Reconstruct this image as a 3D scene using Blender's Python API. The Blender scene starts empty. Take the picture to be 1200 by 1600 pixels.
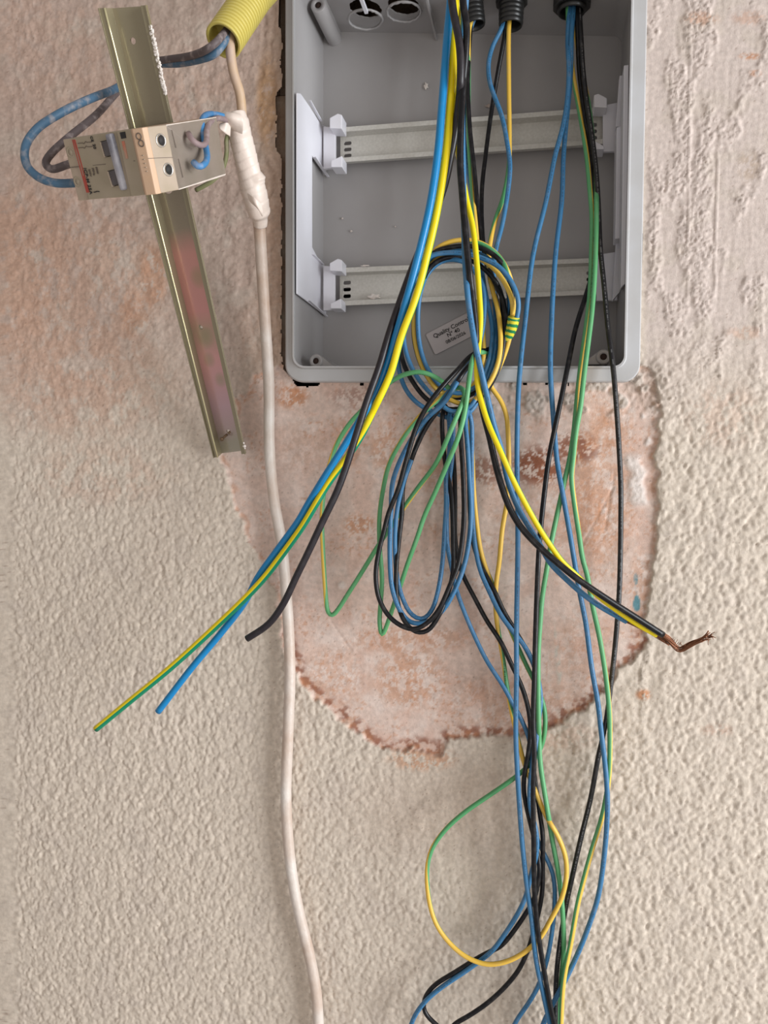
import bpy, bmesh, math, random
import numpy as np
from mathutils import Vector, Matrix
random.seed(7); rng = np.random.RandomState(11)
SC = bpy.context.scene
COL = SC.collection

# ------------------------------------------------------------------ camera
# World: X right, Y into the wall, Z up.  Wall face is y = 0.  Camera stands 0.66 m from the wall at 1.5 m height.
F, DC, CZ = 1200.0, 0.66, 1.5
def _rot(y, p, r):
    cy, sy, cp, sp, cr, sr = math.cos(y), math.sin(y), math.cos(p), math.sin(p), math.cos(r), math.sin(r)
    return (np.array([[cr, -sr, 0], [sr, cr, 0], [0, 0, 1]]) @ np.array([[1, 0, 0], [0, cp, -sp], [0, sp, cp]])
            @ np.array([[cy, 0, sy], [0, 1, 0], [-sy, 0, cy]]))
M = _rot(.20533, .04628, .01344)          # world (right, down, inward) -> camera (right, down, forward)
cam_d = bpy.data.cameras.new('camera'); cam = bpy.data.objects.new('camera', cam_d); COL.objects.link(cam)
def _w(v): return Vector((v[0], v[2], -v[1]))
cx, cy_, cz_ = _w(M[0]), _w(-M[1]), _w(-M[2])
mw = Matrix((cx, cy_, cz_)).transposed().to_4x4(); mw.translation = Vector((0, -DC, CZ)); cam.matrix_world = mw
cam_d.sensor_fit = 'VERTICAL'; cam_d.sensor_height = 36.0; cam_d.lens = 36.0 * F / 1600.0
cam_d.clip_start = 0.01; cam_d.clip_end = 50
SC.camera = cam

# ------------------------------------------------------------------ light
SC.view_settings.view_transform = 'Standard'; SC.view_settings.look = 'None'
SC.view_settings.gamma = 1.0; SC.view_settings.use_curve_mapping = False
SC.view_settings.exposure = 0.22
wd = bpy.data.worlds.new('world'); SC.world = wd; wd.use_nodes = True
wd.node_tree.nodes['Background'].inputs[0].default_value = (1.0, .93, .88, 1)
wd.node_tree.nodes['Background'].inputs[1].default_value = 0.36
def area(name, loc, target, size, size_y, power, color):
    l = bpy.data.lights.new(name, 'AREA'); l.shape = 'RECTANGLE'; l.size = size; l.size_y = size_y
    l.energy = power; l.color = color
    o = bpy.data.objects.new(name, l); COL.objects.link(o); o.location = loc
    o.rotation_euler = (Vector(target) - Vector(loc)).to_track_quat('-Z', 'Y').to_euler()
    return o
area('window_daylight', (2.2, -1.0, 1.30), (0.0, 0, 1.45), 1.3, 1.6, 78, (.93, .97, 1.0))
area('room_daylight', (0.3, -2.2, 1.0), (0.0, 0, 1.4), 1.6, 1.4, 6.5, (1.0, .92, .85))

# ------------------------------------------------------------------ survey helpers
def ray(px, py):
    w = M.T @ np.array([(px - 600) / F, (py - 800) / F, 1.0]); return w
def P(px, py, d=0.0):
    """point standing d metres in front of the wall face, from its bearing"""
    w = ray(px, py); t = (DC - d) / w[2]
    return Vector((w[0] * t, -d, CZ - w[1] * t))
def PX(px, py, X):
    w = ray(px, py); t = X / w[0]; return Vector((X, w[2] * t - DC, CZ - w[1] * t))
def PN(px, py, p0, n):
    w = ray(px, py); dr = Vector((w[0], w[2], -w[1])); c = Vector((0, -DC, CZ))
    return c + dr * ((p0 - c).dot(n) / dr.dot(n))
def proj(X, Y, Z):
    a = np.stack([X, CZ - Z, Y + DC], -1) @ M.T
    return 600 + F * a[..., 0] / a[..., 2], 800 + F * a[..., 1] / a[..., 2]

# ------------------------------------------------------------------ materials
def mat(name, color, rough=.5, metal=0.0, noise=None, bump=None, spec=.5, coat=0):
    """principled; noise=(scale, amount, color2) mottles the colour, bump=(scale, strength, distance)"""
    m = bpy.data.materials.new(name); m.use_nodes = True; nt = m.node_tree; b = nt.nodes['Principled BSDF']
    b.inputs['Base Color'].default_value = (*color, 1); b.inputs['Roughness'].default_value = rough
    b.inputs['Metallic'].default_value = metal; b.inputs['Specular IOR Level'].default_value = spec
    b.inputs['Coat Weight'].default_value = coat
    tc = nt.nodes.new('ShaderNodeTexCoord')
    if noise:
        n = nt.nodes.new('ShaderNodeTexNoise'); n.inputs['Scale'].default_value = noise[0]; n.inputs['Detail'].default_value = 6
        nt.links.new(tc.outputs['Object'], n.inputs['Vector'])
        r = nt.nodes.new('ShaderNodeMapRange'); r.inputs[1].default_value = .5 - .18; r.inputs[2].default_value = .5 + .2
        r.inputs[4].default_value = noise[1]
        nt.links.new(n.outputs['Fac'], r.inputs[0])
        x = nt.nodes.new('ShaderNodeMix'); x.data_type = 'RGBA'
        x.inputs[6].default_value = (*color, 1); x.inputs[7].default_value = (*noise[2], 1)
        nt.links.new(r.outputs[0], x.inputs[0]); nt.links.new(x.outputs[2], b.inputs['Base Color'])
    if bump:
        n2 = nt.nodes.new('ShaderNodeTexNoise'); n2.inputs['Scale'].default_value = bump[0]; n2.inputs['Detail'].default_value = 4
        nt.links.new(tc.outputs['Object'], n2.inputs['Vector'])
        bp = nt.nodes.new('ShaderNodeBump'); bp.inputs['Strength'].default_value = bump[1]; bp.inputs['Distance'].default_value = bump[2]
        nt.links.new(n2.outputs['Fac'], bp.inputs['Height']); nt.links.new(bp.outputs[0], b.inputs['Normal'])
    return m

def nodes(m):
    return m.node_tree, m.node_tree.nodes, m.node_tree.links
def math_node(nt, op, a, b=None):
    n = nt.nodes.new('ShaderNodeMath'); n.operation = op
    for i, v in enumerate((a, b)):
        if v is None: continue
        if isinstance(v, (int, float)): n.inputs[i].default_value = v
        else: nt.links.new(v, n.inputs[i])
    return n.outputs[0]
def print_mask(nt, uv_x, uv_y, centre, seg, keep):
    """small illegible factory print running along a wire sleeve"""
    cell = math_node(nt, 'FLOOR', math_node(nt, 'DIVIDE', uv_y, .0007))
    wn = nt.nodes.new('ShaderNodeTexWhiteNoise'); wn.noise_dimensions = '1D'; nt.links.new(cell, wn.inputs['W'])
    a = math_node(nt, 'GREATER_THAN', wn.outputs['Value'], .42)
    cell2 = math_node(nt, 'FLOOR', math_node(nt, 'DIVIDE', uv_y, seg))
    wn2 = nt.nodes.new('ShaderNodeTexWhiteNoise'); wn2.noise_dimensions = '1D'; nt.links.new(cell2, wn2.inputs['W'])
    b = math_node(nt, 'GREATER_THAN', wn2.outputs['Value'], keep)
    f = math_node(nt, 'FRACT', uv_x)
    c = math_node(nt, 'LESS_THAN', math_node(nt, 'ABSOLUTE', math_node(nt, 'SUBTRACT', f, centre)), .065)
    return math_node(nt, 'MULTIPLY', math_node(nt, 'MULTIPLY', a, b), c)
def wire_mat(name, color, dust=(.4, .36, .33), dust_amt=.25, rough=.42, spec=.45, printed=None, col2=None, keep=.3):
    m = bpy.data.materials.new(name); m.use_nodes = True; nt, N, L = nodes(m); b = N['Principled BSDF']
    b.inputs['Roughness'].default_value = rough; b.inputs['Specular IOR Level'].default_value = spec
    uv = N.new('ShaderNodeUVMap'); sx = N.new('ShaderNodeSeparateXYZ'); L.new(uv.outputs[0], sx.inputs[0])
    ux, uy = sx.outputs[0], sx.outputs[1]
    mix = N.new('ShaderNodeMix'); mix.data_type = 'RGBA'
    mix.inputs[6].default_value = (*color, 1); mix.inputs[7].default_value = (*(col2 or color), 1)
    if col2:
        f = math_node(nt, 'ABSOLUTE', math_node(nt, 'SUBTRACT', math_node(nt, 'FRACT', ux), .5))
        r = N.new('ShaderNodeMapRange'); r.inputs[1].default_value = .265; r.inputs[2].default_value = .285; L.new(f, r.inputs[0])
        L.new(r.outputs[0], mix.inputs[0])
    else: mix.inputs[0].default_value = 0
    out = mix.outputs[2]
    if printed:
        pm = print_mask(nt, ux, uy, .30 if col2 else .0001, .016, keep)
        x = N.new('ShaderNodeMix'); x.data_type = 'RGBA'; x.inputs[7].default_value = (*printed, 1)
        L.new(math_node(nt, 'MULTIPLY', pm, .75), x.inputs[0]); L.new(out, x.inputs[6]); out = x.outputs[2]
    tc = N.new('ShaderNodeTexCoord'); n = N.new('ShaderNodeTexNoise'); n.inputs['Scale'].default_value = 170; n.inputs['Detail'].default_value = 5
    L.new(tc.outputs['Object'], n.inputs['Vector'])
    r2 = N.new('ShaderNodeMapRange'); r2.inputs[1].default_value = .5; r2.inputs[2].default_value = .72; r2.inputs[4].default_value = dust_amt
    L.new(n.outputs['Fac'], r2.inputs[0])
    y = N.new('ShaderNodeMix'); y.data_type = 'RGBA'; y.inputs[7].default_value = (*dust, 1)
    L.new(r2.outputs[0], y.inputs[0]); L.new(out, y.inputs[6]); L.new(y.outputs[2], b.inputs['Base Color'])
    return m

BLUE_NEW = wire_mat('blue_pvc_bright', (.005, .20, .46), dust_amt=.03, rough=.3)
BLUE = wire_mat('blue_pvc', (.035, .155, .31), dust_amt=.12, printed=(.02, .06, .12), keep=.5)
BLACK = wire_mat('black_pvc', (.006, .0055, .007), dust_amt=.05, rough=.3, spec=.3)
BLACK_PR = wire_mat('black_pvc_printed', (.006, .0055, .007), dust_amt=.07, rough=.36, printed=(.12, .12, .12), keep=.2)
BLACK_NEW = wire_mat('black_pvc_feeder', (.013, .010, .014), dust_amt=.03, rough=.38)
GY_NEW = wire_mat('green_yellow_bright', (.0, .20, .10), dust_amt=.02, col2=(.80, .62, .0), rough=.35)
GY = wire_mat('green_yellow', (.10, .35, .14), dust_amt=.10, col2=(.72, .47, .07), printed=(.01, .06, .02), keep=.25)
GY2 = wire_mat('green_yellow_ring', (.075, .31, .12), dust_amt=.10, col2=(.72, .45, .06), printed=(.01, .06, .02), keep=.6)
BLUE_DUSTY = wire_mat('dusty_blue_pvc', (.06, .13, .21), dust=(.34, .31, .31), dust_amt=.8, rough=.55)
BROWN_DUSTY = wire_mat('dusty_brown_pvc', (.11, .085, .085), dust=(.36, .30, .29), dust_amt=.8, rough=.6)
EARTH_OLD = wire_mat('old_earth_pvc', (.14, .16, .09), dust=(.36, .30, .22), dust_amt=.6, col2=(.24, .25, .12), rough=.6)
COPPER = mat('copper_strand', (.30, .13, .07), .4, .8, (400, .6, (.12, .05, .03)))
COPPER_CUT = mat('copper_cut_face', (.22, .10, .06), .5, .6)
BEIGE_CABLE = mat('beige_sheath', (.50, .34, .20), .55, 0, (60, .9, (.48, .36, .31)), (300, .3, .0006))
WHITE_CABLE = mat('white_sheath', (.64, .58, .53), .45, 0, (26, 1.0, (.46, .33, .25)), (180, .5, .0012))
TAPE = mat('white_tape', (.74, .64, .57), .42, 0, (45, .6, (.62, .50, .43)), (120, .5, .0012))
BOX_PLASTIC = mat('grey_enclosure_plastic', (.36, .345, .345), .42, 0, (14, .5, (.29, .27, .265)), (900, .05, .0003))
RIM_PLASTIC = mat('grey_rim_plastic', (.47, .47, .48), .38, 0, (25, .6, (.38, .36, .34)), (500, .12, .0003))
BRACKET = mat('pale_bracket_plastic', (.70, .69, .74), .4, 0, (30, .4, (.62, .60, .63)))
GALV = mat('galvanised_steel', (.60, .58, .54), .5, .15, (420, .6, (.46, .44, .40)), (700, .2, .0003))
DARK = mat('dark_cavity', (.012, .009, .008), .9, 0, (60, .7, (.05, .02, .012)))
BLK_PLASTIC = mat('black_plastic', (.010, .010, .010), .38, 0, (80, .3, (.03, .028, .026)))
CONDUIT = mat('yellow_conduit', (.60, .50, .12), .33, 0, (30, .5, (.50, .42, .12)))
BRK_BEIGE = mat('aged_breaker_plastic', (.35, .28, .20), .5, 0, (55, .7, (.46, .36, .29)), (500, .15, .0004))
BRK_DARKER = mat('aged_breaker_face', (.31, .26, .18), .5, 0, (60, .6, (.38, .31, .24)), (500, .1, .0003))
BRK_STRIP = mat('orange_aged_strip', (.58, .38, .24), .5, 0, (70, .6, (.52, .38, .29)), (500, .15, .0004))
BRK_DUST = mat('plaster_dusted_plastic', (.78, .68, .61), .7, 0, (60, .6, (.55, .46, .39)), (350, .5, .0006))
RED = mat('red_print', (.38, .055, .035), .5)
RED2 = mat('worn_red_mark', (.50, .13, .07), .6, 0, (300, .8, (.42, .30, .22)))
INK = mat('black_ink', (.02, .018, .018), .7)
INK_FADED = mat('faded_ink', (.12, .09, .07), .7)
TOGGLE = mat('toggle_grey', (.05, .042, .045), .4, 0, (90, .5, (.14, .12, .12)))
TRIM_GREY = mat('blue_grey_bar', (.13, .13, .16), .5, 0, (120, .9, (.36, .34, .36)))
CHROME = mat('screw_ring', (.55, .52, .48), .3, .9)
STICKER = mat('sticker_paper', (.52, .47, .465), .5)
TAPE_Y = mat('tape_yellow', (.70, .62, .04), .4); TAPE_G = mat('tape_green', (.01, .20, .07), .4)
PLASTER_BIT = mat('plaster_crumb', (.75, .70, .66), .9, 0, (300, .6, (.6, .5, .44)), (600, .6, .001))
PLASTER_DIRTY = mat('dirty_plaster_crumb', (.45, .36, .31), .9, 0, (300, .6, (.6, .5, .44)), (600, .6, .001))
TEAL = mat('teal_paint', (.06, .24, .28), .5)

# ------------------------------------------------------------------ object helpers
def tag(o, label=None, cat=None, group=None, kind=None):
    if label: o['label'] = label
    if cat: o['category'] = cat
    if group: o['group'] = group
    if kind: o['kind'] = kind
    return o
def link_bm(name, bm, m, parent=None, smooth=True, origin=None):
    me = bpy.data.meshes.new(name)
    bmesh.ops.recalc_face_normals(bm, faces=bm.faces)
    if origin is None: origin = sum((v.co for v in bm.verts), Vector()) / max(1, len(bm.verts))
    origin = Vector(origin)
    for v in bm.verts: v.co -= origin
    bm.to_mesh(me); bm.free()
    for p in me.polygons: p.use_smooth = smooth
    ms = m if isinstance(m, (list, tuple)) else [m]
    for x in ms: me.materials.append(x)
    o = bpy.data.objects.new(name, me); COL.objects.link(o)
    if parent is not None:
        w = world_loc(parent); o.parent = parent; o.location = origin - w
    else: o.location = origin
    return o
def world_loc(o):
    l = Vector(o.location)
    while o.parent: o = o.parent; l += Vector(o.location)
    return l
def empty(name, loc):
    o = bpy.data.objects.new(name, None); o.empty_display_size = .02; COL.objects.link(o); o.location = loc; return o
def mod_bevel(o, w, seg=2, ang=40):
    b = o.modifiers.new('bevel', 'BEVEL'); b.width = w; b.segments = seg; b.limit_method = 'ANGLE'; b.angle_limit = math.radians(ang)
    b.harden_normals = False
    return o
def box_bm(c, sx, sy, sz, bm=None):
    bm = bm or bmesh.new(); r = bmesh.ops.create_cube(bm, size=1)
    for v in r['verts']: v.co = Vector((v.co.x * sx, v.co.y * sy, v.co.z * sz)) + Vector(c)
    return bm
def hull_prism(bm, front, back):
    """closed solid between two equally long polygons"""
    a = [bm.verts.new(p) for p in front]; b = [bm.verts.new(p) for p in back]; n = len(a)
    bm.faces.new(a); bm.faces.new(b[::-1])
    for i in range(n): bm.faces.new((a[i], b[i], b[(i + 1) % n], a[(i + 1) % n]))
    return bm
def cyl(bm, a, b, r1, r2=None, n=24, cap=True):
    a, b = Vector(a), Vector(b); r2 = r1 if r2 is None else r2
    t = (b - a).normalized(); u = t.orthogonal().normalized(); v = t.cross(u)
    A = [bm.verts.new(a + (u * math.cos(k * 2 * math.pi / n) + v * math.sin(k * 2 * math.pi / n)) * r1) for k in range(n)]
    B = [bm.verts.new(b + (u * math.cos(k * 2 * math.pi / n) + v * math.sin(k * 2 * math.pi / n)) * r2) for k in range(n)]
    for k in range(n): bm.faces.new((A[k], A[(k + 1) % n], B[(k + 1) % n], B[k]))
    if cap: bm.faces.new(A[::-1]); bm.faces.new(B)
    return bm
def lathe(bm, a, b, prof, n=32, flat=None):
    """prof: (t along a->b in metres, radius) list; open or closed by the profile itself"""
    a, b = Vector(a), Vector(b); t = (b - a).normalized(); u = t.orthogonal().normalized(); v = t.cross(u)
    rings = []
    for s, r in prof:
        rings.append([bm.verts.new(a + t * s + (u * math.cos(k * 2 * math.pi / n) + v * math.sin(k * 2 * math.pi / n)) * r) for k in range(n)])
    for i in range(len(rings) - 1):
        for k in range(n): bm.faces.new((rings[i][k], rings[i][(k + 1) % n], rings[i + 1][(k + 1) % n], rings[i + 1][k]))
    return bm, rings
def boolean(o, cutters):
    for c in cutters:
        md = o.modifiers.new('cut', 'BOOLEAN'); md.operation = 'DIFFERENCE'; md.object = c; md.solver = 'EXACT'
    bpy.context.view_layer.update()
    dg = bpy.context.evaluated_depsgraph_get()
    me = bpy.data.meshes.new_from_object(o.evaluated_get(dg)); old = o.data
    o.modifiers.clear(); o.data = me; me.name = old.name
    for c in cutters: bpy.data.objects.remove(c, do_unlink=True)
def text_mesh(body, size, centre, xdir, normal, m, parent, name='lettering', align='CENTER', thick=.00012, bold=0):
    cu = bpy.data.curves.new(name, 'FONT'); cu.body = body; cu.size = size; cu.align_x = align; cu.align_y = 'CENTER'
    cu.extrude = thick; cu.offset = bold; cu.resolution_u = 3
    t = bpy.data.objects.new(name, cu); COL.objects.link(t)
    bpy.context.view_layer.update(); dg = bpy.context.evaluated_depsgraph_get()
    me = bpy.data.meshes.new_from_object(t.evaluated_get(dg)); bpy.data.objects.remove(t, do_unlink=True)
    x = xdir.normalized(); z = normal.normalized(); y = z.cross(x).normalized(); x = y.cross(z)
    R = Matrix((x, y, z)).transposed()
    c = Vector(centre)
    for v in me.vertices: v.co = R @ v.co
    me.materials.clear(); me.materials.append(m)
    o = bpy.data.objects.new(name, me); COL.objects.link(o); o.parent = parent; o.location = c - world_loc(parent); return o

# ------------------------------------------------------------------ noise (numpy gradient noise)
_perm = rng.permutation(512); _perm = np.concatenate([_perm, _perm, _perm]); _ga = rng.rand(512) * 2 * np.pi
def pn(x, y, seed=0):
    x = x + seed * 17.31; y = y - seed * 9.77
    xi = np.floor(x).astype(np.int64); yi = np.floor(y).astype(np.int64); xf = x - xi; yf = y - yi
    u = xf * xf * xf * (xf * (xf * 6 - 15) + 10); v = yf * yf * yf * (yf * (yf * 6 - 15) + 10)
    def g(ix, iy, dx, dy):
        a = _ga[_perm[(_perm[ix & 511] + iy) & 511]]; return np.cos(a) * dx + np.sin(a) * dy
    n0 = g(xi, yi, xf, yf) * (1 - u) + g(xi + 1, yi, xf - 1, yf) * u
    n1 = g(xi, yi + 1, xf, yf - 1) * (1 - u) + g(xi + 1, yi + 1, xf - 1, yf - 1) * u
    return (n0 * (1 - v) + n1 * v) * 1.4
def fbm(x, y, o=4, seed=0, gain=.5):
    s = 0; a = 1
    for i in range(o): s = s + a * pn(x * 2 ** i, y * 2 ** i, seed + i * 3); a *= gain
    return s
def sst(a, b, x): t = np.clip((x - a) / (b - a), 0, 1); return t * t * (3 - 2 * t)
def domes(x, y, seed):
    """overlapping rounded blobs, one jittered blob per cell"""
    xi = np.floor(x).astype(np.int64); yi = np.floor(y).astype(np.int64); out = np.zeros(x.shape)
    for dx in (-1, 0, 1):
        for dy in (-1, 0, 1):
            cx0, cy0 = xi + dx, yi + dy; k = _perm[(_perm[(cx0 + seed * 37) & 511] + cy0) & 511]
            jx, jy, hh, rr = _ga[k] / 6.2832, _ga[(k * 7 + 13) & 511] / 6.2832, _ga[(k * 3 + 101) & 511] / 6.2832, _ga[(k * 5 + 57) & 511] / 6.2832
            d = ((x - cx0 - jx) ** 2 + (y - cy0 - jy) ** 2) / (.5 + .55 * rr) ** 2
            out = np.maximum(out, (.45 + .55 * hh) * np.clip(1 - d, 0, 1) ** .8)
    return out
def poly_sdf(poly, x, y):
    """signed distance, negative inside"""
    d = np.full(x.shape, 1e9); ins = np.zeros(x.shape, bool); n = len(poly)
    for i in range(n):
        ax, ay = poly[i]; bx, by = poly[(i + 1) % n]
        ex, ey = bx - ax, by - ay; wx, wy = x - ax, y - ay
        t = np.clip((wx * ex + wy * ey) / (ex * ex + ey * ey), 0, 1)
        d = np.minimum(d, (wx - ex * t) ** 2 + (wy - ey * t) ** 2)
        c = ((ay > y) != (by > y)) & (x < (bx - ax) * (y - ay) / ((by - ay) if by != ay else 1e-9) + ax)
        ins ^= c
    return np.where(ins, -1, 1) * np.sqrt(d)

# ------------------------------------------------------------------ wall
PATCH = [(452, 560), (400, 585), (370, 625), (352, 690), (345, 722), (362, 775), (385, 832), (412, 885), (436, 935), (441, 1000), (466, 1062),
         (500, 1100), (540, 1128), (572, 1158), (615, 1176), (650, 1168), (690, 1180), (704, 1156), (752, 1148), (800, 1154), (858, 1136), (912, 1106),
         (944, 1082), (968, 1048), (1004, 1014), (1008, 960), (1022, 880), (1029, 800), (1024, 720), (1032, 640), (1022, 590), (990, 560)]
def build_wall():
    def axis(lo, hi, step, far_lo, far_hi):
        a = list(np.arange(lo, hi, step)); s = step; x = a[-1]
        while x < far_hi: s *= 1.35; x += s; a.append(x)
        s = step; x = lo
        while x > far_lo: s *= 1.35; x -= s; a.insert(0, x)
        return np.array(a)
    xs = axis(-.505, .265, .00115, -1.6, 1.6); zs = axis(.90, 2.03, .00115, .0, 2.7)
    nx, nz = len(xs), len(zs)
    X, Z = np.meshgrid(xs, zs); px, py = proj(X, np.zeros_like(X), Z)
    k = 1000.0                                          # mm
    far = (X < -.8) | (X > .8) | (Z < .6) | (Z > 2.2)
    wob = 7 * pn(px / 26, py / 26, 5) + 3.5 * pn(px / 9, py / 9, 6)
    sd = poly_sdf(PATCH, np.clip(px, -500, 1800), np.clip(py, -500, 2200)) + wob
    patch = sst(1.6, -1.6, sd)
    # where the thick sprayed stucco is full, scraped or smoothed
    full = np.clip(sst(520, 860, py + .30 * px * (px < 430) + 60 * pn(px / 90, py / 90, 8)), 0, 1)
    right = sst(1010, 1040, px)
    fullR = sst(470, 640, py + 55 * pn(px / 60, py / 60, 9) - .25 * (px - 1000))
    full = np.where(px > 900, np.maximum(fullR * right, sst(1080, 1150, py)), full)
    smoothband = sst(.75, .2, np.hypot((px - 720) / 330, (py - 1270) / 170))       # trowelled smear under the patch
    smear2 = sst(1, .3, np.hypot((px - 90) / 160, (py - 420) / 300))
    full = full * (1 - .75 * smoothband)
    mmx, mmz = X * k, Z * k
    wx = mmx + 1.6 * pn(mmx / 7, mmz / 7, 31); wz = mmz + 1.6 * pn(mmx / 7, mmz / 7, 32)
    n1 = pn(wx / 4.3, wz / 5.4, 1); n2 = pn(wx / 2.3, wz / 2.9, 2); n3 = pn(wx / 11, wz / 11, 3); n4 = pn(wx / 1.5, wz / 1.5, 4)
    d1 = domes(wx / 4.6, wz / 5.6, 1); d2 = domes(wx / 2.6 + 9, wz / 3.1, 2)
    st_full = 1.35 * d1 + .75 * d2 + .3 * n2 + .45 * n3 + .16 * n4
    st_soft = .80 * domes(wx / 5.0, wz / 7.0, 3) * sst(-.5, .3, n3) + .35 * n2 + .6 * n3 + .14 * n4
    sc = pn(mmx / 3.0, mmz / 30, 12) + .6 * pn(mmx / 1.6, mmz / 14, 13)
    rough = sst(.0, .45, pn(mmx / 16, mmz / 42, 14) + .35 * pn(mmx / 6, mmz / 9, 15) + .55 * sst(60, 10, np.abs(px - 1085)) - .12)
    st_scr = .17 * sc + .22 * d2 + .15 * n4 + rough * (.9 * np.abs(n2) * 2 + .8 * d2 + .5 * n4 + .5 * pn(wx / 2.0, wz / 2.0, 16)) - .1
    ridge = sst(2.2, .4, np.abs(px - 1119 + (py - 350) * .02 + 1.5 * pn(py / 20, px * 0, 18))) * sst(225, 245, py) * sst(478, 462, py)
    ridge += sst(2, .4, np.abs(px - 1079 + .01 * py)) * sst(20, 40, py) * sst(500, 470, py) * .8
    ridge += sst(2, .4, np.abs(px - 1027 + .01 * py)) * sst(330, 345, py) * sst(430, 410, py) * .6
    st_scr = st_scr + .9 * ridge
    h_up = np.where(px > 1000, st_scr, st_soft)
    h = full * st_full + (1 - full) * h_up
    h = h * (1 - far)
    edge = np.exp(-(np.maximum(sd, 0) / 9) ** 2)
    h = h + .3 * edge * (.7 + .6 * pn(px / 14, py / 14, 21)) * sst(600, 700, py)
    # recessed skim patch
    ph = -2.4 + .25 * pn(mmx / 20, mmz / 20, 22) + .10 * pn(mmx / 3, mmz / 3, 23) + .05 * n4
    crumb = sst(.05, .5, fbm(px / 30, py / 30, 3, 24)) * sst(662, 628, py + 12 * pn(px / 25, py / 25, 25)) * sst(640, 740, px)
    ph = ph + crumb * (1.9 + 1.2 * n2 + .8 * n4)
    bits = sst(.35, .6, pn(px / 16, py / 22, 26)) * sst(30, 8, np.hypot((px - 1006) * 1.1, (py - 672) * .7))
    bits += sst(16, 5, np.abs(px - 992 + 8 * pn(py / 18, px / 40, 27) - .12 * (py - 720))) * sst(48, 30, np.abs(py - 750)) * .8
    bits += sst(10, 3, np.hypot(px - 512, py - 925)) * .9 * 0 + sst(9, 3, np.hypot(px - 533, py - 915)) * .6
    bits = np.clip(bits, 0, 1)
    ph = ph + bits * (1.5 + .7 * n2)
    for (x0, y0, x1, y1) in ((516, 972, 548, 1018), (460, 1030, 500, 1055), (760, 925, 830, 905), (690, 1075, 780, 1045), (905, 860, 960, 760), (960, 740, 945, 830)):
        t = np.clip(((px - x0) * (x1 - x0) + (py - y0) * (y1 - y0)) / ((x1 - x0) ** 2 + (y1 - y0) ** 2), 0, 1)
        dd = np.hypot(px - x0 - t * (x1 - x0), py - y0 - t * (y1 - y0)); ph = ph - .5 * sst(2.2, .5, dd)
    h = h * (1 - patch) + ph * patch
    # torn edge by the left of the box
    gl = sst(436, 418, px + 5 * pn(py / 18, px / 40, 41) + 4 * pn(py / 6, px / 10, 42))
    band = (py < 600)
    near = sst(386, 424, px) * sst(446, 440, px) * band * sst(600, 560, py)
    h = h - near * (.6 + 1.2 * sst(-.1, .4, pn(mmx / 7, mmz / 12, 43)) + .5 * n2)
    # plaster shards bottom corners of box
    crn = sst(55, 12, np.hypot((px - 1012), (py - 600) * .9)); h = h + crn * (1.6 * n1 + 1.1 * n2 + .3)
    Y = -h / 1000.0
    # ---------- albedo
    def c(*a): return np.array(a)[None, None, :]
    def mixc(a, b, m): return a * (1 - m[..., None]) + b * m[..., None]
    cream = c(.60, .515, .43); pink = c(.505, .375, .315); pale = c(.60, .505, .455); beige = c(.50, .40, .325)
    big = fbm(px / 240, py / 240, 3, 50)
    A = np.broadcast_to(cream, X.shape + (3,)).copy()
    A = mixc(A, pink, np.clip(sst(820, 380, py + 140 * big) * sst(700, 440, px), 0, 1) * .9)
    A = mixc(A, pale, sst(1000, 1015, px) * sst(700, 480, py + 40 * big))
    A = mixc(A, c(.55, .47, .40), sst(.1, .6, fbm(px / 60, py / 60, 3, 51)) * .5)
    A = mixc(A, beige, sst(.75, .2, np.hypot((px - 700) / 330, (py - 1260) / 160)) * .5)
    A = mixc(A, c(.56, .47, .40), sst(60, 230, px) * sst(430, 300, px) * sst(560, 300, py) * .35 * sst(-.3, .3, fbm(px / 80, py / 60, 3, 52)))
    # peach wash where old paint shows
    def blotch(cx0, cy0, rx, ry, amt, col, seed, ns=30, th=.0):
        nonlocal A
        sharp = .13 if ns < 21 else .22
        m = sst(1.15, .45, np.hypot((px - cx0) / rx, (py - cy0) / ry)) * sst(th - sharp, th + sharp, fbm(px / ns, py / (ns * 1.3), 5, seed, .75) + .1) * amt
        A = mixc(A, col, np.clip(m, 0, 1))
    peach = c(.53, .34, .25); orange = c(.50, .22, .10); rust = c(.27, .095, .05)
    blotch(20, 430, 110, 170, .8, peach, 60, 40, -.1); blotch(120, 470, 160, 240, .6, peach, 61, 35, 0)
    blotch(240, 430, 28, 60, .5, orange, 62, 22, -.25); blotch(212, 490, 30, 45, .35, orange, 63, 18, -.05); blotch(160, 740, 130, 60, .35, peach, 64, 25, .1)
    blotch(130, 610, 180, 90, .45, peach, 65, 25, .05); blotch(240, 180, 200, 120, .35, peach, 66, 40, 0); blotch(60, 60, 160, 120, .3, peach, 67, 40, 0)
    blotch(418, 160, 20, 85, .95, c(.46, .26, .12), 68, 22, -.3); blotch(430, 420, 26, 190, .45, peach, 69, 20, -.1)
    blotch(405, 520, 40, 80, .3, peach, 70, 24, 0); blotch(1095, 30, 32, 14, .45, orange, 71, 14, -.1); blotch(1170, 28, 30, 14, .35, orange, 72, 14, -.1)
    blotch(1172, 88, 20, 6, .8, orange, 73, 10, -.2); blotch(1180, 115, 12, 6, .6, orange, 74, 10, -.1); blotch(1165, 520, 35, 12, .3, orange, 75, 12, -.1)
    blotch(1170, 260, 22, 30, .4, c(.36, .25, .15), 76, 10, 0); blotch(1130, 650, 70, 60, .35, peach, 77, 25, 0)
    blotch(1005, 1085, 14, 10, .9, orange, 78, 8, -.2); blotch(1120, 1140, 30, 12, .5, peach, 79, 10, 0); blotch(260, 1130, 60, 50, .25, c(.7, .6, .52), 80, 10, 0)
    blotch(660, 1185, 60, 22, .6, orange, 81, 12, 0); blotch(860, 1150, 90, 30, .4, peach, 82, 14, 0)
    A = mixc(A, c(.40, .27, .19), near * .55)
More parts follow.
